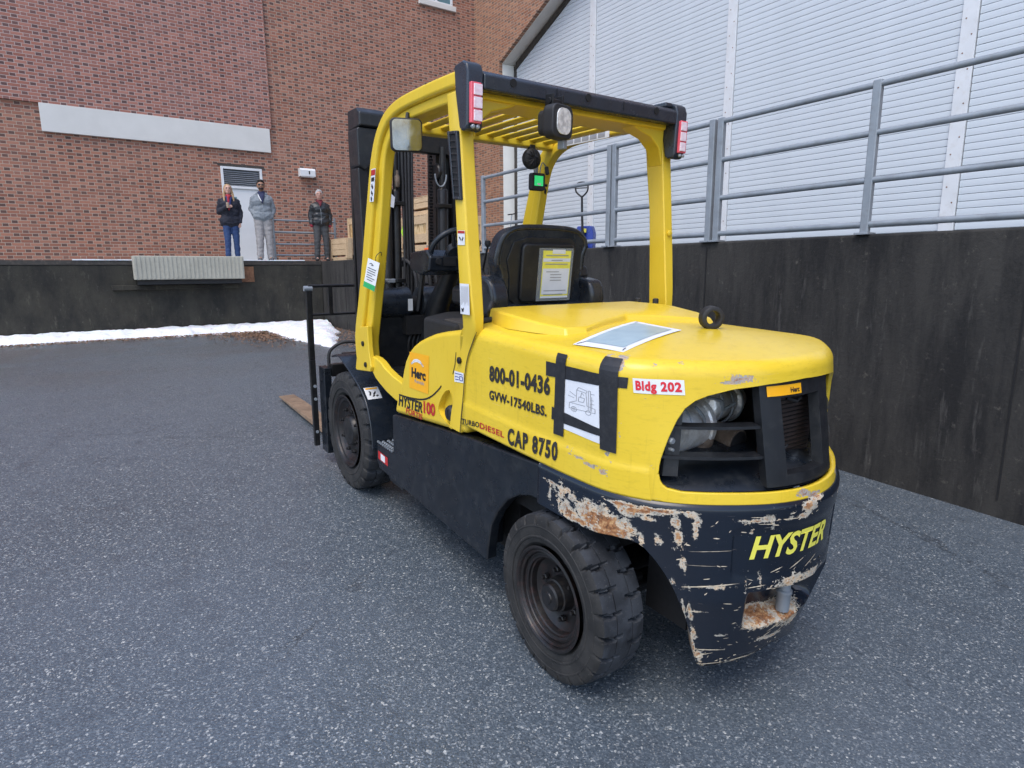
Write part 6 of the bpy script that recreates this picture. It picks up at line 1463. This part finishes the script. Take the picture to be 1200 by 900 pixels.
def scarf(t, k):
    bm = bm_new(); caps(bm, (-.015*k, -.13*k, 1.46*k), (-.02*k, -.172*k, 1.18*k), .028*k, .022*k); caps(bm, (0, -.05*k, 1.49*k), (0, -.10*k, 1.47*k), .055*k, .04*k); skin_ob('scarf', bm, cloth('red scarf', (.30, .02, .035)), t, .010, 3, .006)
    bm = bm_new(); lathe(bm, [(0, .026), (.10, .033), (.102, .034), (.108, .030)], (-.05*k, -.285*k, 1.21*k), 2, 16); ob('paper_cup', bm, cloth('paper cup', (.40, .30, .22)), t, 40)
person('woman with long blond hair, dark open coat, red scarf and blue jeans', .86, 13.62, math.radians(-6), 1.66, dict(
    skin=('fair skin', (.52, .31, .24)), trousers=('blue jeans', (.018, .045, .13)), jacket=('dark navy coat', (.012, .014, .026)), shirt=('navy blouse', (.02, .03, .12)), collar=('red scarf', (.30, .02, .035)), shoes=('dark boots', (.02, .022, .03)),
    hair='long', haircol=('blond hair', (.36, .24, .13)), vneck=(.07, .26), jw=.030, hem=.82, stance=.10, fit=.014, shoulder=.17, extra=[scarf],
    arms=[((-.18, .0, 1.38), (-.235, .03, 1.13), (-.07, -.23, 1.24), (1, -.35, .1)), ((.18, .0, 1.38), (.24, .05, 1.12), (.20, -.06, .90), (-.1, -.1, -1))]))

# ================================================================== CRATES
def crate(label, loc, size, rz, osb=False, group='wooden crates on the dock'):
    t = thing('wooden_crate', label, 'crate', loc, rz, group); a, b, h = size
    bm = bm_new(); box(bm, -a/2+.02, a/2-.02, -b/2+.02, b/2-.02, .13, h-.02); ob('inner_box', bm, M['osb'] if osb else M['wood'], t)
    for x in (-a/2+.06, 0, a/2-.06): bm = bm_new(); box(bm, x-.05, x+.05, -b/2, b/2, 0, .09); ob('runner', bm, M['wood'], t, bevel=.004)
    n = max(2, round((h-.13)/.14)); st = (h-.13)/n
    for i in range(n):
        for y, w_ in ((-b/2, 1), (b/2, -1)):
            if osb and 0 < i < n-1: continue
            bm = bm_new(); box(bm, -a/2, a/2, min(y, y+w_*.02), max(y, y+w_*.02), .13+i*st+.004, .13+(i+1)*st-.004); ob('plank', bm, M['wood'], t, bevel=.003)
        for x, w_ in ((-a/2, 1), (a/2, -1)):
            if osb and 0 < i < n-1: continue
            bm = bm_new(); box(bm, min(x, x+w_*.018), max(x, x+w_*.018), -b/2+.021, b/2-.021, .13+i*st+.004, .13+(i+1)*st-.004); ob('plank', bm, M['wood'], t, bevel=.003)
    for x in (-a/2+.05, a/2-.05):
        for y in (-b/2-.02, b/2): bm = bm_new(); box(bm, x-.05, x+.05, y, y+.02, .05, h); ob('batten', bm, M['wood'], t, bevel=.003)
    for y in (-b/2+.05, b/2-.05):
        for x in (-a/2-.02, a/2): bm = bm_new(); box(bm, x, x+.02, y-.05, y+.05, .05, h); ob('batten', bm, M['wood'], t, bevel=.003)
    for i in range(max(2, int(b/.16))):
        y = -b/2+(i+.5)*b/max(2, int(b/.16)); bm = bm_new(); box(bm, -a/2, a/2, y-.07, y+.07, h-.018, h+.004); ob('lid_board', bm, M['wood'], t, bevel=.003)
    return t
crate('low pale wooden crate on the dock beside the man in the black jacket', (3.42, 13.05, DT), (.62, 1.0, .52), math.radians(4))
crate('tall particle-board crate standing behind the low pale crate', (3.95, 12.9, DT), (.9, 1.0, 1.02), 0, True)
crate('small plank crate on top of the tall particle-board crate', (3.95, 12.9, DT+1.03), (.7, .7, .28), 0)
cb = crate('large particle-board crate with green diamond label seen through the mast', (3.72, 8.95, DT+.13), (1.15, 1.25, .62), 0, True)
lb = ob('diamond_label', prism(bm_new(), [(.33, .36), (.43, .49), (.53, .36), (.43, .23)], 0, -.599, -.597), cloth('lime label', (.45, .75, .05), .4), cb)
crate('narrow plank crate on top of the large particle-board crate', (3.75, 9.0, DT+.76), (.9, 1.0, .34), 0)
pl = thing('wooden_pallet', 'flat wooden pallet under the large crate seen through the mast', 'pallet', (3.72, 8.95, DT))
for x in (-.5, 0, .5): bm = bm_new(); box(bm, x-.045, x+.045, -.7, .7, .02, .108); ob('stringer', bm, M['wood'], pl, bevel=.003)
for i in range(8): bm = bm_new(); box(bm, -.6, .6, -.7+i*.18, -.56+i*.18, .109, .127); ob('deck_board', bm, M['wood'], pl, bevel=.003)
og = thing('orange_strap_block', 'small orange plastic block hooked on the near end of the pallet', 'strap block', (3.05, 8.22, DT+.03)); bm = bm_new(); box(bm, -.05, .05, -.06, .06, 0, .12); ob('block_body', bm, cloth('orange plastic', (.75, .12, .03), .5), og, bevel=.015)
bm = bm_new(); tube(bm, [(-.03, 0, .12), (-.03, 0, .16), (.03, 0, .16), (.03, 0, .12)], .008, 6); ob('hook', bm, M['galv'], og, 50)

# ================================================================== PALLET JACK
pj = thing('pallet_jack', 'blue pallet jack with black loop handle parked on the dock before the roller doors', 'pallet jack', (5.45, 6.83, DT), math.radians(-62))
blk = M['rubber_plain']
bm = bm_new(); prism(bm, [(-.16, .10), (-.17, .40), (-.13, .52), (.13, .52), (.17, .40), (.16, .10)], 1, -.02, .16); ob('pump_housing', bm, M['blue'], pj, bevel=.02, seg=3)
for s in (-1, 1):
    bm = bm_new(); prism(bm, [(.16, .075), (1.25, .075), (1.30, .06), (1.30, .045), (.16, .045)], 0, s*.19-.075, s*.19+.075); ob('fork', bm, M['blue'], pj, bevel=.008)
    bm = bm_new(); lathe(bm, [(s*.06-.025, .09), (s*.06+.025, .09)], (0, -.07, .09), 0, 20); ob('steer_wheel', bm, blk, pj, 40)
    bm = bm_new(); lathe(bm, [(s*.19-.03, .04), (s*.19+.03, .04)], (0, 1.15, .04), 0, 14); ob('load_roller', bm, blk, pj, 40)
bm = bm_new(); box(bm, -.06, .06, -.16, .0, .12, .30); tube(bm, [(0, -.09, .2), (0, -.09, .42)], .035, 12); ob('pump', bm, blk, pj, bevel=.01)
bm = bm_new(); tube(bm, [(0, -.09, .36), (0, -.14, 1.0)], [.024, .019], 10); ob('draw_bar', bm, blk, pj, 50)
bm = bm_new(); tube(bm, bez([(0, -.14, 1.0), (-.10, -.15, 1.09), (-.11, -.155, 1.19), (-.05, -.16, 1.24), (.05, -.16, 1.24), (.11, -.155, 1.19), (.10, -.15, 1.09), (0, -.14, 1.0)], 5), .015, 8); tube(bm, [(-.11, -.153, 1.15), (.11, -.153, 1.15)], .009, 6); ob('handle_loop', bm, blk, pj, 60)
bm = bm_new(); box(bm, -.02, .05, -.07, -.021, .40, .47); ob('yellow_decal_plate', bm, M['yel_print'], pj, bevel=.004)
# mop / thin grey pole leaning near the corner
pole = thing('leaning_pole', 'thin grey pole leaning against the brick pier left of the roller door opening', 'pole', (8.2, 13.4, DT))
bm = bm_new(); tube(bm, [(0, 0, 0), (.25, .1, 1.35)], .014, 8); ob('shaft', bm, M['galv'], pole, 50)
bm = bm_new(); obox(bm, (.25, .1, 1.35), (0, 1, 0), (.03, .4, .03)); ob('cross_head', bm, M['steel_black'], pole)
